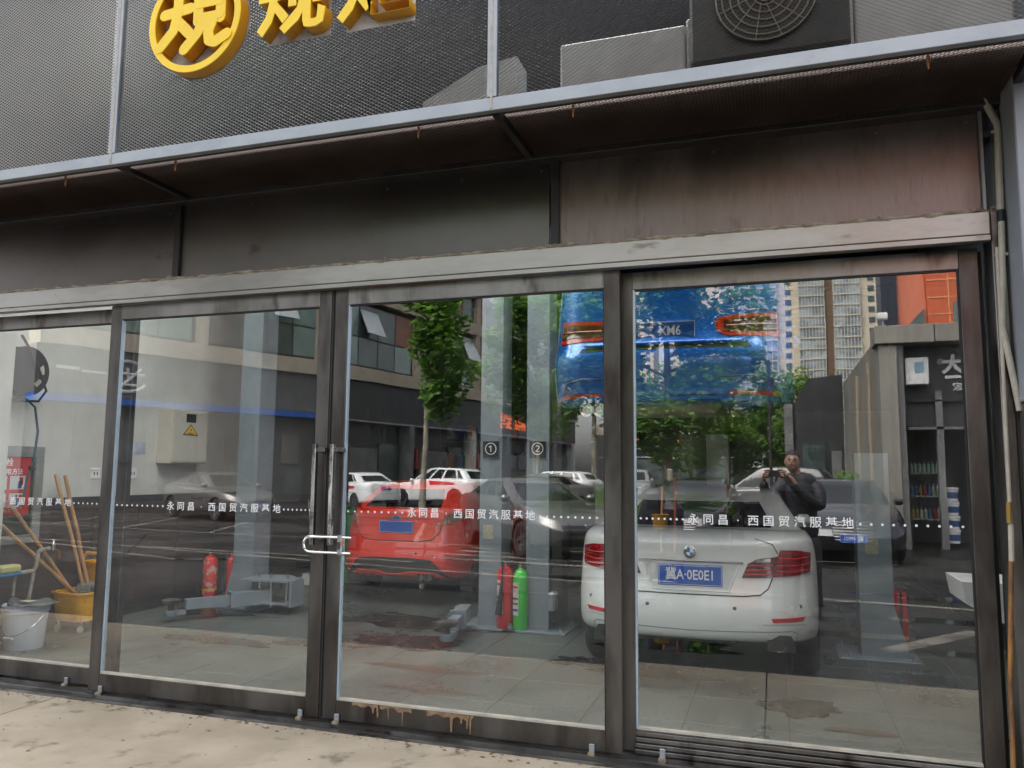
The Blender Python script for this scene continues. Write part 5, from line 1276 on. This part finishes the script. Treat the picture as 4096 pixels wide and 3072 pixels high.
ext('red extinguisher half hidden behind the green one', -2.50, 3.42, ext_red, .58, .075, False, False)
ext('green extinguisher at the left foot of lift post two', -2.425, 3.14, ext_green, .60, .075, False, True)
ext('red extinguisher standing alone right of the white saloon', 1.00, 3.30, ext_red, .56, .075, True, False)
# hose reel, fire poster in its niche, electric box, sockets on the left wall
X = XL
rl = thing('hose_reel', 'black air hose reel high on the white wall with dangling blue green hose', 'hose reel', (X, .85, 2.55))
MB().lathe([(.001, .02), (.22, .02), (.23, .03), (.23, .05), (.17, .06), (.17, .13), (.23, .14), (.23, .165), (.20, .17), (.001, .17)], n=36, axis='x', o=(X, .98, 2.45)).build('drum', black, rl, smooth=True)
for a0 in (-60, -10):
    poly = [(.13*math.cos(R(a)), .13*math.sin(R(a))) for a in range(a0, a0+36, 6)]+[(.17*math.cos(R(a)), .17*math.sin(R(a))) for a in range(a0+35, a0-1, -6)]
    MB().prism([(.98+p, 2.45+q) for p, q in poly], X+.171, X+.175, 'yz').build('reel_label', pm('reel_label', (.5, .48, .4), None), rl)
teal = pm('hose_teal', (.01, .07, .10), None, rough=.35)
MB().tube([(X+.12, .93, 2.78), (X+.2, .98, 2.62), (X+.22, 1.06, 2.45), (X+.2, 1.16, 2.28), (X+.16, 1.12, 2.18), (X+.12, .9, 2.17), (X+.1, .7, 2.2)], .012, 8).build('hose', black, rl, smooth=True)
MB().tube([(X+.14, 1.0, 2.2), (X+.16, 1.09, 2.12), (X+.18, 1.12, 1.9), (X+.18, 1.10, 1.62), (X+.17, 1.05, 1.45), (X+.2, 1.0, 1.27)], .011, 8).build('hose_end', teal, rl, smooth=True)
MB().lathe([(.001, -.03), (.03, -.02), (.034, 0), (.03, .02), (.001, .03)], n=14, o=(X+.18, 1.09, 1.56)).build('stop_ball', black, rl, smooth=True)
MB().tube([(X+.2, 1.0, 1.27), (X+.2, .985, 1.19)], .02, 8).build('air_coupler', chrome, rl, smooth=True)
fb = thing('fire_cabinet', 'recessed fire hydrant cabinet with grey frame in the left wall', 'cabinet', (X, .9, 1.2))
fr = pm('cabinet_frame', (.28, .29, .28), (.18, .19, .17), 4, .6)
for a in ((.50, 1.33, 1.66, 1.76), (.50, 1.33, .86, .94)): box('frame', fr, fb, X+.012, X+.05, a[0], a[1], a[2], a[3], .003)
box('frame', fr, fb, X+.012, X+.05, 1.24, 1.33, .94, 1.66, .003); box('inner_glass', pm('cabinet_dark', (.02, .025, .02), (.05, .06, .03), 5, .15), fb, X+.012, X+.03, .50, 1.24, .94, 1.66)
po = thing('fire_poster', 'red fire hydrant instruction poster on the cabinet left of the buckets', 'poster', (X+.05, .9, 1.4))
pred = pm('poster_red', (.55, .012, .015), None, rough=.35); box('sheet', pred, po, X+.034, X+.038, .55, 1.20, 1.13, 1.66)
for i in range(3):
    for j in range(2):
        y0, z0 = .62+i*.185, 1.20+j*.16; f = box('picture', pm('poster_white', (.68, .70, .70), None), po, X+.0385, X+.0392, y0, y0+.155, z0, z0+.125)
        xx = X+.0396
        MB().prism([(y0+.05+j*.03, z0+.01), (y0+.055+j*.03, z0+.07), (y0+.075+j*.03, z0+.09), (y0+.10+j*.03, z0+.075), (y0+.09+j*.03, z0+.01)], xx, xx+.0004, 'yz').build('figure', pm('poster_blue', (.02, .05, .25), None), f)
        MB().lathe([(.001, 0), (.013, 0)], n=10, axis='x', o=(xx, y0+.075+j*.03, z0+.10)).build('figure_head', pm('poster_blue', (.02, .05, .25), None), f)
        MB().prism([(y0+.10, z0+.04), (y0+.10, z0+.11), (y0+.135, z0+.11), (y0+.135, z0+.04)], xx, xx+.0004, 'yz').build('red_box', pred, f)
text('headline', '消 火 栓', .075, (X+.0395, .88, 1.605), white_vinyl, po, rz=R(90), ex=.0003, offset=.001)
text('subheadline', '消火栓的使用方法', .06, (X+.0395, .88, 1.52), white_vinyl, po, rz=R(90), ex=.0003, offset=.001)
text('footer', '物业消防管理处宣', .035, (X+.0395, .88, 1.165), pm('poster_gold', (.7, .5, .15), None), po, rz=R(90), ex=.0003)
eb = thing('electric_box', 'cream electric cabinet with black window and yellow warning triangle', 'electric box', (X, 3.0, 1.9))
eby0, eby1 = 2.83, 3.42; MB().box(X, X+.20, eby0, eby1, 1.62, 2.24, .006).build('casing', pm('cabinet_cream', (.60, .58, .50), (.56, .54, .46), 3, .45), eb)
box('door', pm('cabinet_cream', (.6, .58, .5), None), eb, X+.2005, X+.212, eby0+.02, eby1-.015, 1.64, 2.22, .003)
box('meter_window', black, eb, X+.2125, X+.216, 3.04, 3.20, 2.10, 2.20)
MB().prism([(2.99, 1.95), (3.25, 1.95), (3.12, 2.08)], X+.2125, X+.2145, 'yz').build('warning_border', black, eb)
MB().prism([(3.015, 1.96), (3.225, 1.96), (3.12, 2.066)], X+.2148, X+.2155, 'yz').build('warning_field', pm('warn_yellow', (.85, .55, .02), None), eb)
MB().prism([(3.13, 2.045), (3.10, 2.01), (3.12, 2.01), (3.105, 1.98), (3.14, 2.018), (3.12, 2.02)], X+.2157, X+.2162, 'yz').build('bolt_symbol', pm('warn_red', (.6, .05, .02), None), eb)
text('warning_text', '有电危险', .026, (X+.2160, 3.12, 1.97), black, eb, rz=R(90), ex=.0003)
for y, lb in ((1.92, 'white wall socket above the black rail just left of the door stile'), (2.42, 'white wall socket seen through the second door by its left stile')):
    s_ = thing('wall_socket', lb, 'socket', (X, y, 1.5)); MB().box(X, X+.012, y, y+.12, 1.45, 1.56, .003).build('plate', white_gloss, s_)
    for dy in (.035, .075): box('socket_hole', black, s_, X+.0122, X+.0135, y+dy, y+dy+.012, 1.49, 1.52)
box('paper_notice', pm('notice_blue', (.35, .40, .55), (.5, .55, .65), 9, .6), gar, X, X+.003, 2.50, 2.66, 1.72, 1.85)
# big white drum, mop buckets, mops, pipes and rags
wb = thing('white_bucket', 'large white plastic pail with wire handle and rubbish on its lid', 'bucket', (-6.27, .90, 0))
bx, by = -6.27, .92
wpl = pm('pail_white_blue', (.52, .58, .64), (.46, .52, .58), 3, .45, stretch=(1, 1, .3))
MB().lathe([(.145, 0), (.15, .01), (.172, .29), (.174, .30), (.184, .31), (.184, .33), (.178, .332), (.187, .342), (.187, .372), (.178, .38)], n=36, o=(bx, by, 0)).build('pail', wpl, wb, smooth=True)
MB().tube([(bx+.05-.19*math.cos(a), by-.18*abs(math.sin(a))*.9-.035, .30-.17*math.sin(a)) for a in [math.pi*k/14 for k in range(15)]], .005, 6).build('wire_handle', chrome, wb, smooth=True)
MB().tube([(bx+.0, by-.198, .118), (bx+.10, by-.198, .118)], .011, 8).build('handle_grip', wpl, wb)
ld = thing('rubbish_lid', 'dark crumpled sheet with a torn paper label lying on the white pail', 'sheet', (bx, by, .34))
V = []; n = 14
for i in range(n+1):
    for j in range(n+1):
        u, v = i/n*2-1, j/n*2-1; V.append((bx+.07+u*.24*(1-.3*v*v), by+v*.19*(1-.35*u*u), (.352+.04)+.012*math.sin(u*5+v*3)+.014*abs(u)*math.cos(3*v)))
me = MB().raw(V, [(i*(n+1)+j, (i+1)*(n+1)+j, (i+1)*(n+1)+j+1, i*(n+1)+j+1) for i in range(n) for j in range(n)]).build('film', pm('grey_film', (.10, .11, .11), (.2, .21, .2), 9, .35), ld, smooth=True)
MB().box(bx+.0, bx+.12, by-.08, by-.01, .406, .409).build('torn_label', pm('torn_label', (.6, .55, .35), (.7, .68, .6), 20, .6), ld)
ymb = pm('bucket_yellow', (.80, .40, .012), (.72, .34, .01), 5, .42, c3=(.5, .22, .02), s3=14, lo3=.6, hi3=.75)
mb_ = thing('mop_bucket', 'yellow wheeled mop bucket with wringer holding the mops by the left wall', 'mop bucket', (-6.42, 1.72, 0))
def tub(x0, x1, y0, y1, z0, z1, tp, nm, m, t):
    v = []
    for z, e in ((z0, 0), (z1, tp), (z1, tp+.02), (z1+.02, tp+.02), (z1+.02, tp-.012), (z0+.02, -.01)):
        n_ = 20
        for k in range(n_):
            a = 2*math.pi*k/n_; c, s_ = math.cos(a), math.sin(a); f = lambda q: math.copysign(abs(q)**.45, q)
            v.append(((x0+x1)/2+((x1-x0)/2+e)*f(c), (y0+y1)/2+((y1-y0)/2+e)*f(s_), z))
    F = [(r_*20+k, r_*20+(k+1) % 20, (r_+1)*20+(k+1) % 20, (r_+1)*20+k) for r_ in range(5) for k in range(20)]+[tuple(range(20))[::-1], tuple(100+k for k in range(20))]
    MB().raw(v, F).build(nm, m, t, smooth=True)
mx0, mx1, my0, my1 = -6.62, -6.26, 1.50, 1.92
tub(mx0, mx1, my0, my1, .11, .36, .03, 'tub', ymb, mb_)
tub(-6.60, -6.30, 1.80, 2.0, .40, .62, .02, 'wringer', ymb, mb_)
MB().tube([(-6.6, 1.80, .65), (-6.55, 1.8, .72), (-6.35, 1.8, .72), (-6.3, 1.8, .65)], .016, 8).build('wringer_handle', ymb, mb_, smooth=True)
MB().tube([(-6.32, 1.92, .58), (-5.95, 1.95, .92)], .013, 8).build('press_lever', black, mb_)
for x in (-6.58, -6.30):
    for y in (1.54, 1.88):
        MB().box(x-.014, x+.014, y-.014, y+.014, .07, .15).build('caster_fork', chrome, mb_); MB().lathe([(.022, -.014), (.034, -.01), (.034, .01), (.022, .014)], n=16, axis='x', o=(x, y, .034)).build('caster', pm('caster_grey', (.3, .28, .24), None, rough=.6), mb_, smooth=True)
mopm = pm('mop_strands', (.26, .25, .22), (.14, .13, .11), 25, .95, bump=.6)
bamboo = pm('bamboo', (.60, .36, .17), (.46, .25, .10), 6, .5, stretch=(1, 1, .12), c3=(.25, .12, .05), s3=4, lo3=.7, hi3=.74)
mops = [((-6.46, 1.72, .36), (-6.60, 1.42, 1.50), 'bamboo mop pole standing upright from the yellow bucket, left of the upright pair'), ((-6.42, 1.74, .36), (-6.57, 1.50, 1.49), 'bamboo mop pole standing upright from the yellow bucket, right of the upright pair'),
        ((-6.50, 1.66, .34), (-6.55, .64, 1.22), 'bamboo pole slanting from the yellow bucket to the poster, lower one'), ((-6.54, 1.66, .34), (-6.62, .95, 1.26), 'bamboo pole slanting from the yellow bucket to the poster, upper one')]
for i, (a, b, lb) in enumerate(mops):
    m_ = thing('mop', lb, 'mop', a, group='mops in the yellow bucket')
    P = [lerp(k/8, Vector(a), Vector(b))+Vector((rnd.uniform(-.004, .004), rnd.uniform(-.004, .004), 0)) for k in range(9)]
    MB().tube(P, [.0165+.0015*(k % 2) for k in range(9)], 10).build('pole', bamboo, m_, smooth=True)
    if i < 2:
        b_ = MB(); rr = random.Random(i)
        for k in range(60):
            a0 = rr.uniform(0, 6.28); r_ = rr.uniform(.05, .10)
            b_.tube([(a[0], a[1], .46), (a[0]+r_*.6*math.cos(a0), a[1]+r_*.6*math.sin(a0), .43), (a[0]+r_*math.cos(a0), a[1]+r_*math.sin(a0), .365), (a[0]+r_*.8*math.cos(a0+.5), a[1]+r_*.8*math.sin(a0+.5), .34)], .007, 4)
        b_.build('strands', mopm, m_, kind='stuff')
tp = thing('water_tap', 'chrome tap on old pale pipework over the white pail', 'tap', (X, 1.2, .6))
oldp = pm('old_pipe', (.40, .37, .30), (.22, .2, .14), 10, .7)
MB().tube([(-6.50, .55, .60), (-6.50, 1.16, .62), (-6.50, 1.19, .66), (-6.50, 1.20, .78), (-6.50, 1.22, .80), (-6.50, 1.32, .81)], .019, 8).build('pipe', oldp, tp, smooth=True)
MB().tube([(-6.50, 1.17, .64), (-6.50, 1.13, .3)], .015, 8).build('drop_pipe', oldp, tp, smooth=True); MB().tube([(-6.50, .98, .6), (-6.50, .97, .42)], .014, 8).build('side_pipe', oldp, tp, smooth=True)
MB().lathe([(.012, -.05), (.022, -.03), (.022, .03), (.014, .05), (.03, .055), (.03, .065), (.001, .07)], n=14, o=(-6.50, 1.36, .83)).build('tap_body', chrome, tp, smooth=True)
MB().tube([(-6.50, 1.36, .80), (-6.48, 1.41, .78), (-6.48, 1.42, .70)], .01, 8).build('spout', pm('copper_spout', (.35, .14, .06), None, rough=.4, metal=.6), tp, smooth=True)
rg = thing('rag', 'folded yellow and blue rag hanging over the pale pipe', 'rag', (-6.5, .85, .62)); MB().box(-6.56, -6.44, .78, 1.0, .625, .70, .02).build('yellow_cloth', pm('rag_yellow', (.5, .48, .2), None, rough=.9), rg, smooth=True); MB().box(-6.57, -6.43, .76, 1.0, .60, .63, .01).build('blue_cloth', pm('rag_blue', (.02, .15, .3), None, rough=.9), rg, smooth=True)
sg = thing('spray_gun', 'blue handled spray tool lying on the pipe left of the rag', 'tool', (-6.5, .7, .66)); MB().tube([(-6.48, .55, .62), (-6.48, .66, .66), (-6.48, .76, .77)], [.03, .02, .01], 8).build('handle', pm('tool_blue', (.01, .2, .55), None, rough=.4), sg, smooth=True); MB().tube([(-6.48, .76, .77), (-6.48, .785, .80)], .008, 8).build('tip', chrome, sg)
# dustpan and broom, green bin, white basin, shelves of oil at the back
dp = thing('long_dustpan', 'white long handled dustpan on the floor behind the chrome lock', 'dustpan', (-6.0, 5.1, 0))
MB().prism([(-6.14, 0.01), (-5.86, .01), (-5.88, .16), (-6.12, .16)], 5.0, 5.2).build('pan', white_gloss, dp); MB().tube([(-6.02, 5.12, .14), (-6.02, 5.13, .3), (-6.20, 5.2, 1.15)], .011, 6).build('handle', pm('dull_metal', (.4, .38, .33), None, rough=.5), dp)
bm_ = thing('broom', 'long handled broom crossing the dustpan handle', 'broom', (-5.8, 5.1, 0)); MB().tube([(-5.80, 5.1, .25), (-5.95, 5.15, 1.2)], .011, 6).build('handle', pm('dull_metal', (.4, .38, .33), None), bm_); MB().prism([(-5.86, .2), (-5.76, .2), (-5.62, .02), (-5.86, .02)], 5.06, 5.14).build('bristles', dusty, bm_)
gb = thing('green_bin', 'tall green wheeled bin by the red hatchback, half behind the lock', 'bin', (-5.35, 4.9, 0))
gm = pm('bin_green', (.02, .22, .045), (.015, .17, .035), 3, .45)
MB().box(-5.62, -5.22, 4.7, 5.2, .08, 1.0, .03).build('body', gm, gb); MB().box(-5.64, -5.20, 4.66, 5.22, 1.005, 1.06, .015).build('lid', gm, gb)
for x in (-5.6, -5.26): MB().lathe([(.08, -.02), (.09, 0), (.08, .02)], n=16, axis='x', o=(x, 5.1, .09)).build('wheel', trimb, gb)
sk = thing('white_basin', 'corner of a white wall basin at the right edge behind the glass', 'basin', (1.3, 1.1, .8))
MB().prism([(1.05, .93), (1.7, .93), (1.7, .70), (1.25, .70), (1.07, .80)], .95, 1.45).build('bowl', white_gloss, sk)
sr = thing('oil_shelf', 'dark steel rack of oil cans against the rear wall', 'shelf', (-4.6, 9.6, 0))
for z in (.5, 1.05, 1.6, 2.15): box('shelf_board', blackmetal, sr, -6.0, -3.6, 9.3, 9.8, z-.04, z)
for x in (-6.0, -3.63): box('upright', blackmetal, sr, x, x+.04, 9.3, 9.8, 0, 2.7)
can_m = [pm('can_blue', (.03, .08, .16), None, rough=.35), pm('can_grey', (.2, .22, .24), None, rough=.35), pm('can_orange', (.4, .15, .05), None, rough=.35)]
cme = [MB().box(-.075, .075, -.06, .06, 0, .27, .02).box(-.02, .02, -.02, .02, .27, .31).mesh() for _ in can_m]
ORD = ['leftmost', 'second from the left', 'third from the left', 'fourth from the left', 'fifth from the left', 'in the middle', 'fifth from the right', 'fourth from the right', 'third from the right', 'second from the right', 'rightmost']
for zi, z in enumerate((.5, 1.05, 1.6, 2.15)):
    for i in range(11):
        k = rnd.choice([0, 0, 1, 1, 2]); me = cme[k]
        if not me.materials: me.materials.append(can_m[k])
        o = bpy.data.objects.new('oil_can', me); COL.objects.link(o); o.location = (-5.85+i*.205, 9.5, z)
        tag(o, '%s oil can, %s on the %s board of the rear rack' % (['blue', 'grey', 'orange'][k], ORD[i], ['lowest', 'second', 'third', 'top'][zi]), 'oil can', 'oil cans on the rear rack')
# ------------------------------------------------------------------ the photographer
skin = pm('skin', (.42, .24, .17), (.38, .21, .15), 8, .5); jacket = pm('navy_jacket', (.008, .009, .016), (.02, .021, .03), 5, .6, bump=.9, bscale=14); hair = pm('black_hair', (.012, .010, .009), (.03, .025, .02), 40, .6, bump=.8, bscale=60); trousers = pm('dark_trousers', (.02, .02, .025), None, rough=.8)
def skinned(nm, verts, edges, m, parent, levels=2, root=0):
    me = bpy.data.meshes.new(nm); me.from_pydata([v[:3] for v in verts], edges, []); o = bpy.data.objects.new(nm, me); COL.objects.link(o)
    sm = o.modifiers.new('skin', 'SKIN'); sm.use_smooth_shade = True; sv = me.skin_vertices[0].data
    for i, v in enumerate(verts): sv[i].radius = (v[3], v[4] if len(v) > 4 else v[3]); sv[i].use_root = (i == root)
    ss = o.modifiers.new('sub', 'SUBSURF'); ss.levels = ss.render_levels = levels
    bpy.context.view_layer.update(); ev = bpy.data.meshes.new_from_object(o.evaluated_get(bpy.context.evaluated_depsgraph_get())); bpy.data.objects.remove(o)
    return place(nm, ev, m, parent, True, world=True)
PX, PY = .26, -4.92
ps = thing('person', 'man in dark hooded jacket holding up a phone, mirrored in the right door', 'person', (PX, PY, 0))
# one continuous body: pelvis, spine, neck, head stem, legs, arms
Vb = [(PX, PY, .95, .12, .09), (PX, PY, 1.15, .14, .11), (PX, PY, 1.34, .13, .09), (PX-.01, PY-.01, 1.46, .08, .06), (PX-.03, PY+.02, 1.55, .058), (PX-.05, PY+.04, 1.66, .06),
      (PX-.19, PY, 1.42, .065), (PX-.34, PY+.10, 1.20, .052), (PX-.375, PY+.24, 1.38, .038), (PX-.392, PY+.325, 1.54, .027),
      (PX+.17, PY, 1.42, .065), (PX+.195, PY+.13, 1.20, .05), (PX+.0, PY+.26, 1.37, .038), (PX-.122, PY+.33, 1.54, .027),
      (PX-.10, PY, .86, .08), (PX-.11, PY+.02, .50, .05), (PX-.12, PY, .12, .035), (PX-.12, PY+.10, .05, .035, .025),
      (PX+.10, PY, .86, .08), (PX+.12, PY+.02, .50, .05), (PX+.13, PY, .12, .035), (PX+.13, PY+.10, .05, .035, .025)]
Eb = [(0, 1), (1, 2), (2, 3), (3, 4), (4, 5), (3, 6), (6, 7), (7, 8), (8, 9), (3, 10), (10, 11), (11, 12), (12, 13), (0, 14), (14, 15), (15, 16), (16, 17), (0, 18), (18, 19), (19, 20), (20, 21)]
skinned('body', Vb, Eb, skin, ps)
Vj = [(PX, PY, .80, .22, .16), (PX, PY, 1.0, .20, .155), (PX, PY, 1.18, .195, .15), (PX, PY, 1.32, .215, .155), (PX, PY, 1.43, .205, .15), (PX-.01, PY, 1.52, .12, .10), (PX-.03, PY-.02, 1.57, .075, .07)]
skinned('jacket', Vj, [(0, 1), (1, 2), (2, 3), (3, 4), (4, 5), (5, 6)], jacket, ps)
skinned('jacket_yoke', [(PX-.17, PY, 1.435, .105), (PX-.06, PY, 1.475, .125), (PX+.06, PY, 1.475, .125), (PX+.17, PY, 1.435, .105)], [(0, 1), (1, 2), (2, 3)], jacket, ps)
skinned('sleeve', [(PX-.10, PY, 1.44, .10), (PX-.23, PY+.01, 1.395, .105), (PX-.34, PY+.10, 1.20, .078), (PX-.37, PY+.21, 1.34, .062), (PX-.388, PY+.295, 1.475, .050)], [(0, 1), (1, 2), (2, 3), (3, 4)], jacket, ps)
skinned('sleeve', [(PX+.10, PY, 1.44, .10), (PX+.195, PY+.02, 1.385, .105), (PX+.20, PY+.13, 1.19, .078), (PX+.03, PY+.23, 1.33, .062), (PX-.095, PY+.30, 1.47, .050)], [(0, 1), (1, 2), (2, 3), (3, 4)], jacket, ps)
skinned('hood', [(PX+.02, PY-.10, 1.50, .11, .07), (PX+.12, PY-.06, 1.50, .075), (PX-.12, PY-.06, 1.50, .07), (PX+.17, PY+.03, 1.47, .04), (PX-.15, PY+.04, 1.47, .04)], [(0, 1), (0, 2), (1, 3), (2, 4)], jacket, ps)
for s_ in (-1, 1): skinned('trouser_leg', [(PX+s_*.09, PY, .92, .13), (PX+s_*.11, PY+.02, .50, .10), (PX+s_*.125, PY, .04, .085)], [(0, 1), (1, 2)], trousers, ps); MB().box(PX+s_*.125-.05, PX+s_*.125+.05, PY-.08, PY+.2, 0, .09, .03).build('shoe', black, ps, smooth=True)
# head turned to the camera
hx_, hy_, hz_ = PX-.07, PY+.06, 1.70
bm = bmesh.new(); bmesh.ops.create_uvsphere(bm, u_segments=32, v_segments=24, radius=1)
for v in bm.verts:
    x, y, z = v.co; w = .078*(1-.20*max(0, -z)**1.5); dpt = .098
    yy = y*dpt
    if y > 0: yy *= 1-.10*max(0, -z)
    if z < 0: yy += .012*(-z)
    v.co = (x*w, yy, z*.118+(-.008 if z < 0 else 0))
    # brow, nose, eye sockets, lips and chin
    def bump_(cx, cz, sx, sz, d): 
        if y > 0: v.co.y += d*math.exp(-((v.co.x-cx)/sx)**2-((v.co.z-cz)/sz)**2)
    bump_(0, -.02, .012, .026, .022); bump_(0, .0, .010, .03, .012)
    for e in (-.031, .031): bump_(e, .012, .016, .010, -.010); bump_(e, .032, .02, .007, .004)
    bump_(0, -.060, .022, .006, .006); bump_(0, -.072, .02, .005, .005); bump_(0, -.100, .02, .014, .008)
me = bpy.data.meshes.new('head'); bm.to_mesh(me); bm.free(); me.transform(Matrix.Translation((hx_, hy_, hz_)) @ Matrix.Rotation(R(8), 4, 'Z')); place('head', me, skin, ps, True)
bm = bmesh.new(); bmesh.ops.create_uvsphere(bm, u_segments=32, v_segments=24, radius=1); rr = random.Random(4)
for v in bm.verts:
    x, y, z = v.co; k = 1+rr.uniform(-.01, .05); v.co = (x*.086*k, y*.105*k-.012, z*.124*k+.012)
bmesh.ops.delete(bm, geom=[v for v in bm.verts if (v.co.y > .02 and v.co.z < .062) or v.co.z < -.035 or (v.co.y > -.02 and v.co.z < .02)], context='VERTS')
me = bpy.data.meshes.new('hair'); bm.to_mesh(me); bm.free(); me.transform(Matrix.Translation((hx_, hy_, hz_)) @ Matrix.Rotation(R(8), 4, 'Z')); place('hair', me, hair, ps, True)
for s_ in (-1, 1):
    MB().lathe([(.001, -.006), (.018, -.004), (.020, .004), (.001, .006)], n=12, axis='x', o=(0, 0, 0)).build('ear', skin, ps, smooth=True, world=False)
    o = [c for c in bpy.data.objects if c.parent == ps and c.name.startswith('ear')][-1]; o.location = (hx_+s_*.079-PX, hy_-.005-PY, hz_-.005); o.scale = (1, 1, 1.6)
    MB().lathe([(.001, .004), (.0065, .002), (.0065, -.004)], n=12, axis='y', o=(hx_+s_*.030, hy_+.094, hz_+.010)).build('eye', black, ps, smooth=True)
    MB().tube([(hx_+s_*.014, hy_+.100, hz_+.030), (hx_+s_*.030, hy_+.099, hz_+.034), (hx_+s_*.046, hy_+.088, hz_+.030)], .004, 6).build('eyebrow', hair, ps)
MB().tube([(hx_-.022, hy_+.094, hz_-.067), (hx_, hy_+.101, hz_-.066), (hx_+.022, hy_+.094, hz_-.067)], .0045, 6).build('lips', pm('lips', (.35, .14, .11), None), ps, smooth=True)
# phone held crossways, lens side towards the glass; the camera sits just in front of it
ph = thing('phone', 'dark phone held sideways before the face of the man', 'phone', (-.02, -4.53, 1.56)); MB().box(-.085, .075, -4.535, -4.527, 1.525, 1.60, .003).build('case', black, ph)
MB().box(-.075, -.045, -4.5268, -4.5245, 1.555, 1.595, .001).build('camera_bump', trimb, ph)
def hand(wx, wy, wz, sgn):
    """palm plus four fingers curled over the phone edge and a thumb below"""
    b = []
    tipx = .078 if sgn > 0 else -.088
    V = [(wx, wy, wz, .026), (wx-sgn*.02, wy+.03, wz+.03, .030, .02), (wx-sgn*.028, wy+.055, wz+.055, .030, .018)]
    skinned('palm', V, [(0, 1), (1, 2)], skin, ps)
    for k, ln in enumerate((.9, 1., .93, .78)):
        z = 1.60-.021*k; x0 = wx-sgn*.012; 
        P = [(x0, wy+.05, z-.012, .010), (tipx+sgn*.014, -4.545, z-.004, .0095), (tipx+sgn*.002, -4.520, z, .009), (tipx-sgn*.018*ln, -4.516, z+.002, .0085), (tipx-sgn*.034*ln, -4.519, z+.003, .0075)]
        skinned('finger', P, [(0, 1), (1, 2), (2, 3), (3, 4)], skin, ps)
    skinned('thumb', [(wx-sgn*.02, wy+.03, wz+.01, .013), (tipx+sgn*.0, -4.56, 1.515, .0115), (tipx-sgn*.03, -4.55, 1.522, .0095)], [(0, 1), (1, 2)], skin, ps)
hand(.135, -4.60, 1.515, 1); hand(-.125, -4.60, 1.515, -1)
